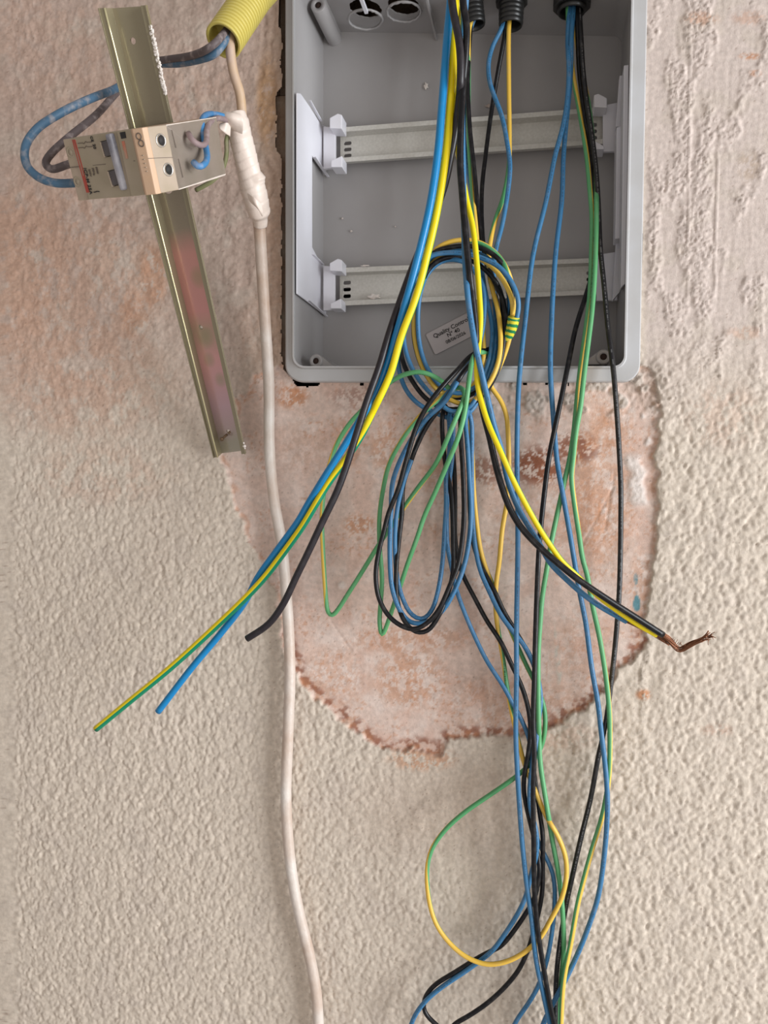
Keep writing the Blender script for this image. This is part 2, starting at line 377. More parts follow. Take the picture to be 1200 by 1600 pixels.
    Bc = np.broadcast_to(c(.655, .505, .435), X.shape + (3,)).copy()
    Bc = mixc(Bc, c(.72, .60, .54), sst(-.1, .4, fbm(px / 70, py / 50, 4, 90)) * .6)
    Bc = mixc(Bc, c(.62, .42, .34), sst(.0, .5, fbm(px / 55, py / 75, 4, 91)) * .6 * sst(380, 560, px))
    A0 = A; A = Bc
    for q in ((842, 728, 54, 38, 1.0, rust, 100, 13, -.12), (900, 700, 46, 30, .9, rust, 101, 12, -.05), (758, 735, 42, 26, .75, rust, 102, 10, -.02),
              (700, 740, 60, 40, .4, orange, 103, 16, .05), (560, 820, 30, 20, .7, orange, 104, 9, .0), (545, 690, 30, 50, .5, orange, 105, 12, .05),
              (600, 700, 30, 50, .5, orange, 106, 12, .05), (940, 760, 60, 150, .5, orange, 107, 22, .0), (640, 1000, 110, 26, .5, orange, 108, 14, .05),
              (640, 1060, 70, 60, .55, orange, 109, 18, .05), (910, 1010, 60, 80, .3, orange, 110, 16, .05), (480, 700, 60, 60, .4, peach, 111, 16, 0),
              (860, 800, 120, 60, .3, orange, 112, 18, .05), (800, 1100, 140, 50, .35, orange, 113, 16, .05), (560, 620, 60, 22, .5, rust, 114, 10, .1),
              (735, 650, 20, 10, .3, rust, 115, 8, .1), (960, 660, 40, 60, .4, orange, 116, 18, 0), (455, 620, 30, 22, .8, orange, 117, 12, -.1),
              (1000, 930, 20, 90, .45, orange, 118, 12, .0), (930, 830, 70, 60, .4, orange, 119, 14, .05), (520, 1060, 60, 60, .35, orange, 120, 12, .05)):
        blotch(*q)
    fine = sst(.22, .5, fbm(px / 7, py / 7, 3, 92)) * sst(-.1, .4, fbm(px / 60, py / 60, 2, 93)); A = mixc(A, orange, fine * .45)
    A = mixc(A, c(.50, .45, .40), crumb * .75)
    A = mixc(A, c(.74, .68, .64), bits)
    A = mixc(A, rust, np.clip(sst(17, 2, np.abs(sd + 6)) * sst(1010, 1075, py + .25 * np.abs(px - 700)) * sst(-.25, .25, fbm(px / 13, py / 13, 3, 94)), 0, 1) * .85)
    A = mixc(A, orange, sst(9, 1, np.abs(sd + 3)) * sst(-.1, .3, fbm(px / 16, py / 16, 3, 95)) * .45)
    A = mixc(A, c(.52, .50, .44), sst(6, 2, np.abs(px - 868 - 6 * np.sin(py / 40))) * sst(960, 1000, py) * sst(1075, 1060, py) * sst(-.2, .3, pn(px / 6, py / 14, 96)) * .7)
    drop = sst(1.15, .85, np.hypot((px - 995.5) / (5.5 + .10 * (py - 940)), (py - 943) / 13.0))
    drop += .6 * sst(1.15, .7, np.hypot((px - 994) / 3.5, (py - 905) / 10)) + .35 * sst(2.5, 1, np.abs(px - 995)) * (py > 905) * (py < 935) * sst(-.1, .2, pn(px / 4, py / 5, 97))
    A = mixc(A, c(.05, .22, .27), np.clip(drop, 0, 1) * .9)
    A = mixc(A0, A, patch)
    A = mixc(A, c(.43, .36, .30), crn * .5)
    A = mixc(A, c(.72, .66, .58), (sst(.3, .7, n2) * (1 - patch) * .15))
    # scratch/crumb specks
    A = mixc(A, c(.22, .13, .09), sst(.62, .72, pn(px / 3.3, py / 3.3, 98)) * .5)
    # ---------- mesh with the opening for the recessed enclosure
    rr = 26.0; xl = 438 + 2.5 * pn(py / 14, px * 0 + .5, 44) + 1.5 * pn(py / 5, px * 0 + .5, 45) - 8 * sst(130, 150, py) * sst(250, 225, py) - 5 * sst(60, 20, py)
    xr = 1001 + (560 - py) * .019; yb = 591 + 12 * sst(.28, .5, pn(px / 17, px * 0 + .3, 46)) * sst(1.5, 1, np.abs(px - 725) / 180)
    yb = yb + 9 * sst(34, 20, np.abs(px - 474)) * (px < 510) * sst(450, 462, px) * 1.5
    qx = np.maximum(np.maximum(xl + rr - px, px - xr + rr), 0) * (py > 500) + np.maximum(np.maximum(xl - px, px - xr), 0) * (py <= 500)
    qy = np.maximum(py - yb + rr, 0); rad_ = np.where(py > 500, rr, .01)
    hole = ((np.hypot(qx, qy) < rad_) | ((py <= 500) & (px > xl) & (px < xr))) & (py > -59)
    idx = np.arange(nx * nz).reshape(nz, nx)
    hf = hole[:-1, :-1] & hole[1:, 1:] & hole[1:, :-1] & hole[:-1, 1:]
    q = np.stack([idx[:-1, :-1], idx[:-1, 1:], idx[1:, 1:], idx[1:, :-1]], -1)[~hf]
    me = bpy.data.meshes.new('wall_back'); nv = nx * nz; nf = len(q)
    me.vertices.add(nv); me.vertices.foreach_set('co', np.stack([X, Y, Z], -1).astype(np.float32).ravel())
    me.loops.add(nf * 4); me.loops.foreach_set('vertex_index', q.astype(np.int32).ravel())
    me.polygons.add(nf); me.polygons.foreach_set('loop_start', np.arange(0, nf * 4, 4, dtype=np.int32))
    me.polygons.foreach_set('use_smooth', np.ones(nf, bool))
    me.update(calc_edges=True)
    ca = me.attributes.new('plaster_colour', 'FLOAT_COLOR', 'POINT')
    ca.data.foreach_set('color', np.concatenate([np.clip(A, 0, 1), np.ones(X.shape + (1,))], -1).astype(np.float32).ravel())
    m = bpy.data.materials.new('painted_plaster'); m.use_nodes = True; nt, N, L = nodes(m); b = N['Principled BSDF']
    b.inputs['Roughness'].default_value = .72; b.inputs['Specular IOR Level'].default_value = .35
    at = N.new('ShaderNodeAttribute'); at.attribute_name = 'plaster_colour'
    tc = N.new('ShaderNodeTexCoord'); n = N.new('ShaderNodeTexNoise'); n.inputs['Scale'].default_value = 260; n.inputs['Detail'].default_value = 6
    L.new(tc.outputs['Object'], n.inputs['Vector'])
    hs = N.new('ShaderNodeMix'); hs.data_type = 'RGBA'; hs.blend_type = 'MULTIPLY'; hs.inputs[0].default_value = 1
    mr = N.new('ShaderNodeMapRange'); mr.inputs[1].default_value = .3; mr.inputs[2].default_value = .7; mr.inputs[3].default_value = .86; mr.inputs[4].default_value = 1.10
    L.new(n.outputs['Fac'], mr.inputs[0]); L.new(at.outputs['Color'], hs.inputs[6]); L.new(mr.outputs[0], hs.inputs[7]); L.new(hs.outputs[2], b.inputs['Base Color'])
    n2_ = N.new('ShaderNodeTexNoise'); n2_.inputs['Scale'].default_value = 900; n2_.inputs['Detail'].default_value = 5; L.new(tc.outputs['Object'], n2_.inputs['Vector'])
    bp = N.new('ShaderNodeBump'); bp.inputs['Strength'].default_value = .35; bp.inputs['Distance'].default_value = .0006
    L.new(n2_.outputs['Fac'], bp.inputs['Height']); L.new(bp.outputs[0], b.inputs['Normal'])
    me.materials.append(m)
    o = bpy.data.objects.new('wall_back', me); COL.objects.link(o); tag(o, kind='structure')
    return o
build_wall()

# cavity cut into the masonry behind the box
def build_recess():
    m = mat('raw_masonry', (.24, .15, .10), .95, 0, (70, .8, (.36, .29, .23)), (200, .8, .002))
    a = P(425, -110, .0); b = P(1012, 606, .0)
    x0, x1, z0, z1 = a.x, b.x, P(700, 606, 0).z, P(700, -180, 0).z
    bm = bmesh.new()
    y0, y1 = .0035, .14
    c = [Vector((x0, y0, z1)), Vector((x1, y0, z1)), Vector((x1, y0, z0)), Vector((x0, y0, z0))]
    d = [Vector((v.x, y1, v.z)) for v in c]
    t = .02
    for (mn, mx) in (((x0 - t, y0, z0 - t), (x0, y1, z1 + t)), ((x1, y0, z0 - t), (x1 + t, y1, z1 + t)), ((x0, y0, z1), (x1, y1, z1 + t)),
                     ((x0, y0 + .003, z0 - t), (x1, y1, z0)), ((x0 - t, y1, z0 - t), (x1 + t, y1 + t, z1 + t))):
        mn, mx = Vector(mn), Vector(mx); s = mx - mn; box_bm((mn + mx) / 2, s.x, s.y, s.z, bm)
    e0, e1 = P(428, 300, -.006), P(452, 300, -.006)
    box_bm(((e0.x + e1.x) / 2, .022, (P(440, 150, -.01).z + z0) / 2), e1.x - e0.x, .024, P(440, 150, -.01).z - z0, bm)
    box_bm(((e0.x + e1.x) / 2, .035, (P(440, 140, -.01).z + z1) / 2), e1.x - e0.x, .03, z1 - P(440, 140, -.01).z, bm)
    o = link_bm('trim_1', bm, m, smooth=False); tag(o, kind='structure')
build_recess()

# ------------------------------------------------------------------ enclosure
def rr_loop(l, r, t, b, rad, d, n=8, tl=None):
    """rounded rectangle given by bearings of its edges (l, r functions of py)"""
    pts = []
    for (cx0, cy0, a0) in (('r', 'b', 0), ('l', 'b', 90), ('l', 't', 180), ('r', 't', 270)):
        yc = b - rad if cy0 == 'b' else t + rad
        for k in range(n + 1):
            a = math.radians(a0 + 90 * k / n)
            y = yc + rad * math.sin(a)
            xe = r(y) - rad if cx0 == 'r' else l(y) + rad
            pts.append(P(xe + rad * math.cos(a), y, d))
    return pts
def move_y(pts, y): return [Vector((p.x, y, p.z)) for p in pts]
BOX = empty('electrical_enclosure', P(725, 590, -.04))
tag(BOX, 'open grey plastic distribution box recessed into the wall at the top, two metal rails inside', 'electrical box')
BACK_Y = .088
def build_box():
    fl = lambda y: 446.0
    fr = lambda y: 1011.5 - .0200 * (y + 0)
    outer = rr_loop(fl, fr, -60, 597, 27, .003)
    o2 = rr_loop(lambda y: fl(y) + 1.5, lambda y: fr(y) - 1.5, -58, 595, 26, .0045)
    f1 = rr_loop(lambda y: 455.5, lambda y: fr(y) - 21, -44, 577, 20, .0055)
    f2 = rr_loop(lambda y: 457, lambda y: fr(y) - 22.5, -43, 574.5, 18, .0085)
    f3 = rr_loop(lambda y: 459.5, lambda y: fr(y) - 25.0, -41, 572.0, 17, .0085)
    inn = rr_loop(lambda y: 461, lambda y: fr(y) - 24, -40, 573.5, 15, .0)
    inn_b = move_y(inn, BACK_Y)
    body = rr_loop(lambda y: 457, lambda y: fr(y) - 20, -43, 576.5, 17, .0)
    out_s = move_y(outer, .003); body0 = move_y(body, .003); out_b = move_y(body, BACK_Y + .003)
    bm = bmesh.new(); loops = [inn_b, inn, f3, f2, f1, o2, outer, out_s, body0, out_b]
    L = [[bm.verts.new(p) for p in lp] for lp in loops]; n = len(L[0])
    for i in range(len(L) - 1):
        for k in range(n): bm.faces.new((L[i][k], L[i][(k + 1) % n], L[i + 1][(k + 1) % n], L[i + 1][k]))
    bm.faces.new(L[0][::-1]); bm.faces.new(L[-1])
    o = link_bm('shell', bm, BOX_PLASTIC, BOX, smooth=False)
    ztop = P(700, -40, 0).z
    cut = []
    def hole_at(px, py, rx):
        w = ray(px, py); t = (CZ - ztop) / w[1]; c = Vector((w[0] * t, w[2] * t - DC, ztop))
        b2 = bmesh.new(); cyl(b2, c + Vector((0, 0, -.02)), c + Vector((0, 0, .03)), rx, n=40)
        # nibbled, roughly drilled edge
        for v in b2.verts:
            a = math.atan2(v.co.y - c.y, v.co.x - c.x); s = 1 + .025 * math.sin(a * 9) + .02 * math.sin(a * 17 + 1)
            v.co.x = c.x + (v.co.x - c.x) * s; v.co.y = c.y + (v.co.y - c.y) * s
        cut.append(link_bm('cutter', b2, DARK)); return c
    c1 = hole_at(571, 31, .0150); c2 = hole_at(631, 19, .0147)
    boolean(o, cut)
    o.data.materials.clear(); o.data.materials.append(BOX_PLASTIC); o.data.materials.append(RIM_PLASTIC)
    for p in o.data.polygons:
        cy = o.location.y + BOX.location.y + p.center.y; p.use_smooth = False
        if cy < .012 and abs(p.normal.y) > .2 or cy < .001: p.material_index = 1
    # drilled edge burrs and the broken tab
    for c, r in ((c1, .0152), (c2, .0149)):
        bm = bmesh.new(); ring = []
        for k in range(48):
            a = k * 2 * math.pi / 48; rr = r * (1 + .03 * random.random()); hgt = -.0006 - .0012 * random.random()
            ring.append((Vector((c.x + rr * math.cos(a), c.y + rr * math.sin(a), ztop + hgt)), Vector((c.x + (rr + .0015) * math.cos(a), c.y + (rr + .0015) * math.sin(a), ztop + .0005)),
                         Vector((c.x + (rr - .001) * math.cos(a), c.y + (rr - .001) * math.sin(a), ztop + .001))))
        V = [[bm.verts.new(p) for p in t3] for t3 in ring]
        for k in range(48):
            for j in range(3): bm.faces.new((V[k][j], V[(k + 1) % 48][j], V[(k + 1) % 48][(j + 1) % 3], V[k][(j + 1) % 3]))
        link_bm('hole_burr', bm, BOX_PLASTIC, BOX)
    # depth-wise ribs under the roof
    def on_roof(px, py, drop=0):
        w = ray(px, py); t = (CZ - (ztop - drop)) / w[1]; return Vector((w[0] * t, w[2] * t - DC, ztop - drop))
    a = on_roof(680, 47, .0); x = a.x
    bm = box_bm((x, .045, ztop - .002), .0016, .085, .005); link_bm('roof_rib', bm, BOX_PLASTIC, BOX, smooth=False)
    a = on_roof(588, 40, 0)
    bm = box_bm((a.x - .003, .016, ztop - .0035), .0030, .034, .003); tab = link_bm('broken_tab', bm, BRACKET, BOX, smooth=False)
    # corner posts for lid screws
    for (px, py, df, r) in ((497, 8, -.033, .0072), (962, -28, -.033, .0072)):
        c = P(px, py, df); bm = bmesh.new()
        prof = [(.055, r), (.0, r - .0002), (-.0006, r - .0010), (-.0006, .0031), (.02, .0031), (.02, .0001)]
        lathe(bm, c, c + Vector((0, 1, 0)), prof, 32)
        p = link_bm('screw_post', bm, BOX_PLASTIC, BOX)
        bm = bmesh.new(); cyl(bm, c + Vector((0, .0004, 0)), c + Vector((0, .012, 0)), .0030); link_bm('screw_hole', bm, DARK, p)
        bm = box_bm((c.x, c.y + .028, c.z + .009), .0135, .054, .016)
        mod_bevel(link_bm('post_web', bm, BOX_PLASTIC, p, smooth=False), .002)
    for (px, py, sgn) in ((493.5, 564, 1), (943, 557.5, -1)):
        c = P(px, py, -.012); bm = bmesh.new(); r = .0062
        prof = [(.075, r), (.0, r), (-.0006, r - .0008), (-.0006, .0028), (.02, .0026), (.02, .0001)]
        lathe(bm, c, c + Vector((0, 1, 0)), prof, 28)
        p = link_bm('screw_boss', bm, BOX_PLASTIC, BOX)
        bm = bmesh.new(); cyl(bm, c + Vector((0, .0002, 0)), c + Vector((0, .012, 0)), .0030); link_bm('screw_hole', bm, DARK, p)
        bm = bmesh.new(); y0, y1 = c.y + .001, BACK_Y - .0005
        f = [Vector((c.x - sgn * .003, y0, c.z + .0055)), Vector((c.x + sgn * .003, y0, c.z + .0055)), Vector((c.x + sgn * .018, y0, c.z - .006)), Vector((c.x - sgn * .003, y0, c.z - .006))]
        hull_prism(bm, f, move_y(f, y1)); link_bm('boss_gusset', bm, BOX_PLASTIC, p, smooth=False)
    # ---- side brackets that carry the rails
    XL = P(462, 300, 0).x + .002
    poly = [(464.5, 145), (470, 146), (484, 166), (502, 195), (509, 197), (510, 274), (488, 243), (488, 386), (502, 413), (508, 415), (510, 494), (478, 469), (464.5, 459)]
    bl = empty('rail_bracket', PX(464, 300, XL)); bl.parent = BOX; bl.location = PX(464, 300, XL) - BOX.location
    def plate(pts, X, t, parent, name, m=BRACKET):
        f = [PX(x, y, X) for x, y in pts]; bm = bmesh.new(); hull_prism(bm, f, [p + Vector((t, 0, 0)) for p in f])
        return mod_bevel(link_bm(name, bm, m, parent, smooth=False), .0005)
    plate(poly, XL + .0014, -.0014, bl, 'side_plate')
    def clip(px0, px1, py0, py1, parent, d=-.066, th=.004, name='clip_plate'):
        f = [P(px0, py0[0], d), P(px1, py0[1], d), P(px1, py1[1], d), P(px0, py1[0], d)]
        bm = bmesh.new(); hull_prism(bm, f, [p + Vector((0, th, 0)) for p in f])
        return mod_bevel(link_bm(name, bm, BRACKET, parent, smooth=False), .0006)
    def hook(px0, px1, y0, y1, up, side, parent, d0=-.052, d1=-.070):
        """wedge claw that grips a rail flange; slopes away from its tip"""
        xm = (px0 + px1) / 2
        if up: f = [(px0, y0 + (5 if side > 0 else 0)), (xm + side * 3, y0 - 2), (px1, y0 + (0 if side > 0 else 5)), (px1, y1), (px0, y1 - 1)]
        else: f = [(px0, y0 + 8 if side > 0 else y0), (px1, y0 if side > 0 else y0 + 8), (px1, y1), (px0, y1)]
        f0 = [P(x, y, d0) for x, y in f]
        bm = bmesh.new(); hull_prism(bm, f0, move_y(f0, -d1))
        return mod_bevel(link_bm('rail_hook', bm, BRACKET, parent, smooth=False), .0007)
    clip(505, 524, (197, 199), (264, 262), bl); hook(515, 534, 179, 201, True, 1, bl); hook(517, 534.5, 243, 261, False, 1, bl)
    clip(505, 523, (415, 416), (485, 484), bl); hook(515, 534, 406, 424, True, 1, bl); hook(516, 533, 466, 482, False, 1, bl)
    for (a, b) in (((482, 158), (500, 190)), ((490, 246), (511, 277)), ((481, 470), (509, 495)), ((487, 398), (503, 414))):
        p0, p1 = PX(*a, XL + .0014), PX(*b, XL + .0014); bm = bmesh.new(); w = Vector((.0022, 0, 0)); up = Vector((0, .0006, .0010))
        hull_prism(bm, [p0, p0 + w, p0 + w + up, p0 + up], [p1, p1 + w, p1 + w + up, p1 + up]); link_bm('edge_flange', bm, BRACKET, bl, smooth=False)
    br = empty('rail_bracket', P(978, 300, -.02)); br.parent = BOX; br.location = P(978, 300, -.02) - BOX.location
    def bar(pts, d, th, name):
        f = [P(x, y, d) for x, y in pts]; bm = bmesh.new(); hull_prism(bm, f, move_y(f, -d + th))
        return mod_bevel(link_bm(name, bm, BRACKET, br, smooth=False), .0005)
    bar([(975, 102), (982.5, 101), (979, 441), (970, 450)], -.012, .02, 'side_plate')
    bar([(968, 118), (976, 117), (974, 198), (962, 198)], -.045, .008, 'side_plate')
    bar([(963.5, 199), (975, 196), (972, 372), (961, 373)], -.035, .02, 'side_plate')
    bar([(963, 374), (970.5, 371), (969, 455), (957, 470)], -.05, .008, 'side_plate')
    clip(942, 965, (164, 160), (237, 236), br); hook(928, 948.5, 148, 168, True, -1, br); hook(930, 944, 220, 233, False, -1, br)
    clip(932, 965, (398, 393), (470, 469), br)
    # ---- rails
    for (tl, tr, bl_, br_) in (((527, 199.5), (943, 167), (527, 254), (943, 224.5)), ((526, 418.5), (940, 402.5), (526, 478), (940, 459.5))):
        a, b = P(*tl, -.068), P(*tr, -.068); c, e = P(*bl_, -.068), P(*br_, -.068)
        def lerp(p, q, t): return p.lerp(q, t)
        dp = Vector((0, .012, 0)); t_ = .0012
        q_ = .0112; prof = [(0, 0), (.13, 0), (.13, q_), (.87, q_), (.87, 0), (1, 0), (1, t_), (.905, t_), (.905, q_ + t_), (.095, q_ + t_), (.095, t_), (0, t_)]
        bm = bmesh.new(); hull_prism(bm, [lerp(a, c, u) + Vector((0, h, 0)) for u, h in prof], [lerp(b, e, u) + Vector((0, h, 0)) for u, h in prof])
        rl = link_bm('din_rail', bm, GALV, BOX, smooth=False)
        # oval slots punched at both rail ends
        cut = []
        for u0 in (.028, .965):
            for v in ((.32, .5, .68) if True else ()):
                ctr = lerp(lerp(a, b, u0 + (.002 if u0 < .5 else 0)), lerp(c, e, u0 + (.002 if u0 < .5 else 0)), v) + dp
                b2 = bmesh.new(); vs = []
                for k in range(20):
                    an = k * 2 * math.pi / 20; sx = .0022 if math.cos(an) > 0 else -.0022
                    vs.append(ctr + Vector((sx + .0016 * math.cos(an), -.004, .0018 * math.sin(an))))
                hull_prism(b2, vs, [p + Vector((0, .009, 0)) for p in vs]); cut.append(link_bm('cutter', b2, GALV))
        boolean(rl, cut); rl.data.materials.clear(); rl.data.materials.append(GALV)
        mod_bevel(rl, .0004, 2, 50)
    # plaster crumb stuck on lower rail and back panel
    for (px, py, d, w, h) in ((585, 463, -.0745, .012, .005), (666, 134, -.0865, .004, .006), (765, 165, -.0865, .007, .003), (571, 415, -.067, .008, .0015), (535, 341, -.0865, .0018, .002), (549, 361, -.0865, .0022, .002), (618, 354, -.0865, .0014, .0016)):
        c = P(px, py, d); bm = bmesh.new(); bmesh.ops.create_icosphere(bm, subdivisions=3, radius=1)
        for v in bm.verts:
            s = 1 + .35 * math.sin(v.co.x * 5 + v.co.z * 4) ; v.co = Vector((v.co.x * w / 2 * s, v.co.y * .0009, v.co.z * h / 2 * s)) + c
        link_bm('plaster_crumb', bm, PLASTER_BIT if px < 700 else PLASTER_DIRTY, BOX)
    # inspection sticker
    a, b, c, e = [P(x, y, -.0868) for x, y in ((665, 522.5), (733, 487), (747, 520), (679, 555))]
    u = (b - a).normalized(); v = (e - a).normalized(); W = (b - a).length; Hh = (e - a).length; rad = .0018
    v = Vector((0, -1, 0)).cross(u); v = -v if v.z > 0 else v
    pts = []
    for (qx, qy, a0) in ((W - rad, Hh - rad, 0), (rad, Hh - rad, 90), (rad, rad, 180), (W - rad, rad, 270)):
        for k in range(6):
            an = math.radians(a0 + 18 * k); pts.append(a + u * (qx + rad * math.cos(an)) + v * (qy + rad * math.sin(an)))
    bm = bmesh.new(); hull_prism(bm, pts, [p + Vector((0, .0004, 0)) for p in pts])
    st = link_bm('inspection_sticker', bm, STICKER, BOX, smooth=False)
    nrm = Vector((0, -1, 0)); off = Vector((0, -.0003, 0))
    text_mesh('Quality Control', .0058, a + u * W * .53 + v * Hh * .26 + off, u, nrm, INK, st, bold=.00005)
    text_mesh('N\u00b0 40', .0054, a + u * W * .53 + v * Hh * .50 + off, u, nrm, INK, st, bold=.00005)
    text_mesh('08/06/2026', .0046, a + u * W * .53 + v * Hh * .74 + off, u, nrm, INK, st, bold=.00003)
build_box()

# ------------------------------------------------------------------ black conduit adaptors through the box roof
def build_gland(px, py, d, r, tilt, nut, label):
    bot = P(px, py, d); top = bot + Vector((tilt, 0, .060)); ax = (top - bot).normalized()
    root = empty('conduit_adaptor', top); tag(root, label, 'conduit adaptor', 'black conduit adaptors through the box roof')
    bm = bmesh.new(); prof = [(.045, r * .55), (.004, r * .80), (.0, r * .86), (-.0002, r * .95)]
    s = .001
    for k in range(12):
        rr = r * (1.0 + .012 * k); prof += [(s, rr), (s + .0012, rr * 1.03), (s + .0022, rr * 1.03), (s + .0030, rr * .95)]; s += .0038
    lathe(bm, bot, top, prof, 36)
    link_bm('corrugated_sleeve', bm, BLK_PLASTIC, root)
    bm = bmesh.new(); a = bot + ax * nut; lathe(bm, a, top, [(0, r * 1.0), (0, r * 1.28), (.001, r * 1.36), (.006, r * 1.36), (.007, r * 1.28), (.007, r)], 12)
    link_bm('lock_nut', bm, BLK_PLASTIC, root, smooth=False)
    bm = bmesh.new(); cyl(bm, bot + ax * .03, bot + ax * .032, r * .75); link_bm('inner_shade', bm, BLK_PLASTIC, root)
build_gland(743, 40, -.030, .0088, -.010, .022, 'black ribbed conduit adaptor half hidden behind the thick hanging wires')
build_gland(798, 41, -.030, .0102, .001, .018, 'black ribbed conduit adaptor in the middle of the box roof, lowest of the three')
build_gland(893, 20, -.030, .0118, .001, .004, 'black ribbed conduit adaptor nearest the right side of the box')

# ------------------------------------------------------------------ wires
def catmull(pts, per):
    pts = np.array(pts, float); n = len(pts); out = []
    ext = np.vstack([2 * pts[0] - pts[1], pts, 2 * pts[-1] - pts[-2]])
    for i in range(n - 1):
        p0, p1, p2, p3 = ext[i:i + 4]
        # centripetal parametrisation on the image-plane distance
        def dt(a, b): return max(1e-4, np.linalg.norm((a - b)[:2]) ** .5)
        t0 = 0; t1 = t0 + dt(p0, p1); t2 = t1 + dt(p1, p2); t3 = t2 + dt(p2, p3)
        m = max(2, int(np.linalg.norm((p2 - p1)[:2]) / per))
        for k in range(m):
            t = t1 + (t2 - t1) * k / m
            A1 = (t1 - t) / (t1 - t0) * p0 + (t - t0) / (t1 - t0) * p1; A2 = (t2 - t) / (t2 - t1) * p1 + (t - t1) / (t2 - t1) * p2
            A3 = (t3 - t) / (t3 - t2) * p2 + (t - t2) / (t3 - t2) * p3
            B1 = (t2 - t) / (t2 - t0) * A1 + (t - t0) / (t2 - t0) * A2; B2 = (t3 - t) / (t3 - t1) * A2 + (t - t1) / (t3 - t1) * A3
            out.append((t2 - t) / (t2 - t1) * B1 + (t - t1) / (t2 - t1) * B2)
    out.append(pts[-1]); return np.array(out)
def fill(pts):
    """missing depth / twist entries interpolate along the path"""
    a = [list(p) + [None] * (4 - len(p)) for p in pts]
    s = [0.0]
    for i in range(1, len(a)): s.append(s[-1] + math.hypot(a[i][0] - a[i - 1][0], a[i][1] - a[i - 1][1]))
    for c in (2, 3):
        known = [(s[i], a[i][c]) for i in range(len(a)) if a[i][c] is not None] or [(0, 0.0)]
        ks, kv = zip(*known)
        for i in range(len(a)): a[i][c] = float(np.interp(s[i], ks, kv))
    return a
class Wire: pass
WIRES = []
def wire(key, pts, r, m, label, name, group=None, fixed=False):
    w = Wire(); w.key = key; w.r = r; w.m = m; w.label = label; w.name = name; w.group = group; w.fixed = fixed
    w.s = catmull(fill(pts), 6.0); w.children = []; WIRES.append(w); return w
def relax(iters=90):
    allw = [w for w in WIRES if not w.fixed]
    px = np.concatenate([w.s[:, 0] for w in allw]); py = np.concatenate([w.s[:, 1] for w in allw]); d = np.concatenate([w.s[:, 2] for w in allw])
    r = np.concatenate([np.full(len(w.s), w.r) for w in allw]); wid = np.concatenate([np.full(len(w.s), i) for i, w in enumerate(allw)])
    ii = np.concatenate([np.arange(len(w.s)) for w in allw])
    W = np.stack([(px - 600) / F, (py - 800) / F, np.ones_like(px)], -1) @ M    # rows: M.T @ v
    ux, uy = W[:, 0] / W[:, 2], W[:, 1] / W[:, 2]
    n = len(px)
    lat = np.hypot(ux[:, None] - ux[None], uy[:, None] - uy[None]) * (DC - .03)
    rs = (r[:, None] + r[None]) * 1.03
    ok = (lat < rs) & ~((wid[:, None] == wid[None]) & (np.abs(ii[:, None] - ii[None]) < 14))
    I, J = np.nonzero(np.triu(ok, 1)); need = np.sqrt(np.maximum(rs[I, J] ** 2 - lat[I, J] ** 2, 0)) * .93
    sgn0 = np.sign(d[I] - d[J] + 1e-7)
    inbox = (px > 462) & (px < 982) & (py < 566)
    rim = (py > 560) & (py < 604) & (px > 440) & (px < 1006)
    lo = np.where(inbox, -.080 + r, np.where(rim, .0092 + r, np.where((py > 604) & (py < 1100) & (px > 460) & (px < 1000), r + .0005, r + .0032)))
    hard = (py > 70)
    for it in range(iters):
        gap = (d[I] - d[J]) * sgn0; push = np.clip(need - gap, 0, None) * .5 * (hard[I] | hard[J])
        acc = np.zeros(n); cnt = np.zeros(n)
        np.add.at(acc, I, push * sgn0); np.add.at(acc, J, -push * sgn0); np.add.at(cnt, I, push > 0); np.add.at(cnt, J, push > 0)
        d = d + acc / np.maximum(1, cnt) * 1.2
        if it < iters - 4:
            d2 = d.copy(); same = (wid[1:-1] == wid[:-2]) & (wid[1:-1] == wid[2:])
            d2[1:-1] = np.where(same, .5 * d[1:-1] + .25 * (d[:-2] + d[2:]), d[1:-1]); d = d2
        d = np.maximum(d, lo)
    for i, w in enumerate(allw):
        k = wid == i; dd = d[k]
        w.s[:, 2] = dd
def sweep(bm, C, rad, a_ref, nseg=14, uvl=None, tw=None, caps=True):
    n = len(C); rings = []
    T = [(C[min(i + 1, n - 1)] - C[max(i - 1, 0)]).normalized() for i in range(n)]
    L = 0; lens = []
    prev = None
    for i in range(n):
        t = T[i]; a = a_ref(C[i]) ; a = (a - t * a.dot(t))
        if a.length < .15 and prev is not None: a = prev - t * prev.dot(t)
        a.normalize(); prev = a; b = a.cross(t)
        r = rad(i) if callable(rad) else rad
        rings.append([bm.verts.new(C[i] + (a * math.cos(2 * math.pi * k / nseg) + b * math.sin(2 * math.pi * k / nseg)) * r) for k in range(nseg)])
        if i: L += (C[i] - C[i - 1]).length
        lens.append(L)
    for i in range(n - 1):
        for k in range(nseg):
            f = bm.faces.new((rings[i][k], rings[i][(k + 1) % nseg], rings[i + 1][(k + 1) % nseg], rings[i + 1][k]))
            if uvl:
                t0 = tw[i] / 360 if tw is not None else 0; t1 = tw[i + 1] / 360 if tw is not None else 0
                for lp, (kk, tt, ll) in zip(f.loops, ((k, t0, lens[i]), (k + 1, t0, lens[i]), (k + 1, t1, lens[i + 1]), (k, t1, lens[i + 1]))):
                    lp[uvl].uv = (kk / nseg - tt, ll)
    if caps:
        bm.faces.new(rings[0][::-1]); bm.faces.new(rings[-1])
    return rings
def to_cam(p): return (Vector((0, -DC, CZ)) - p).normalized()
def smooth_pts(C, k=2):
    for _ in range(k):
        C = [C[0]] + [C[i] * .5 + (C[i - 1] + C[i + 1]) * .25 for i in range(1, len(C) - 1)] + [C[-1]]
    return C
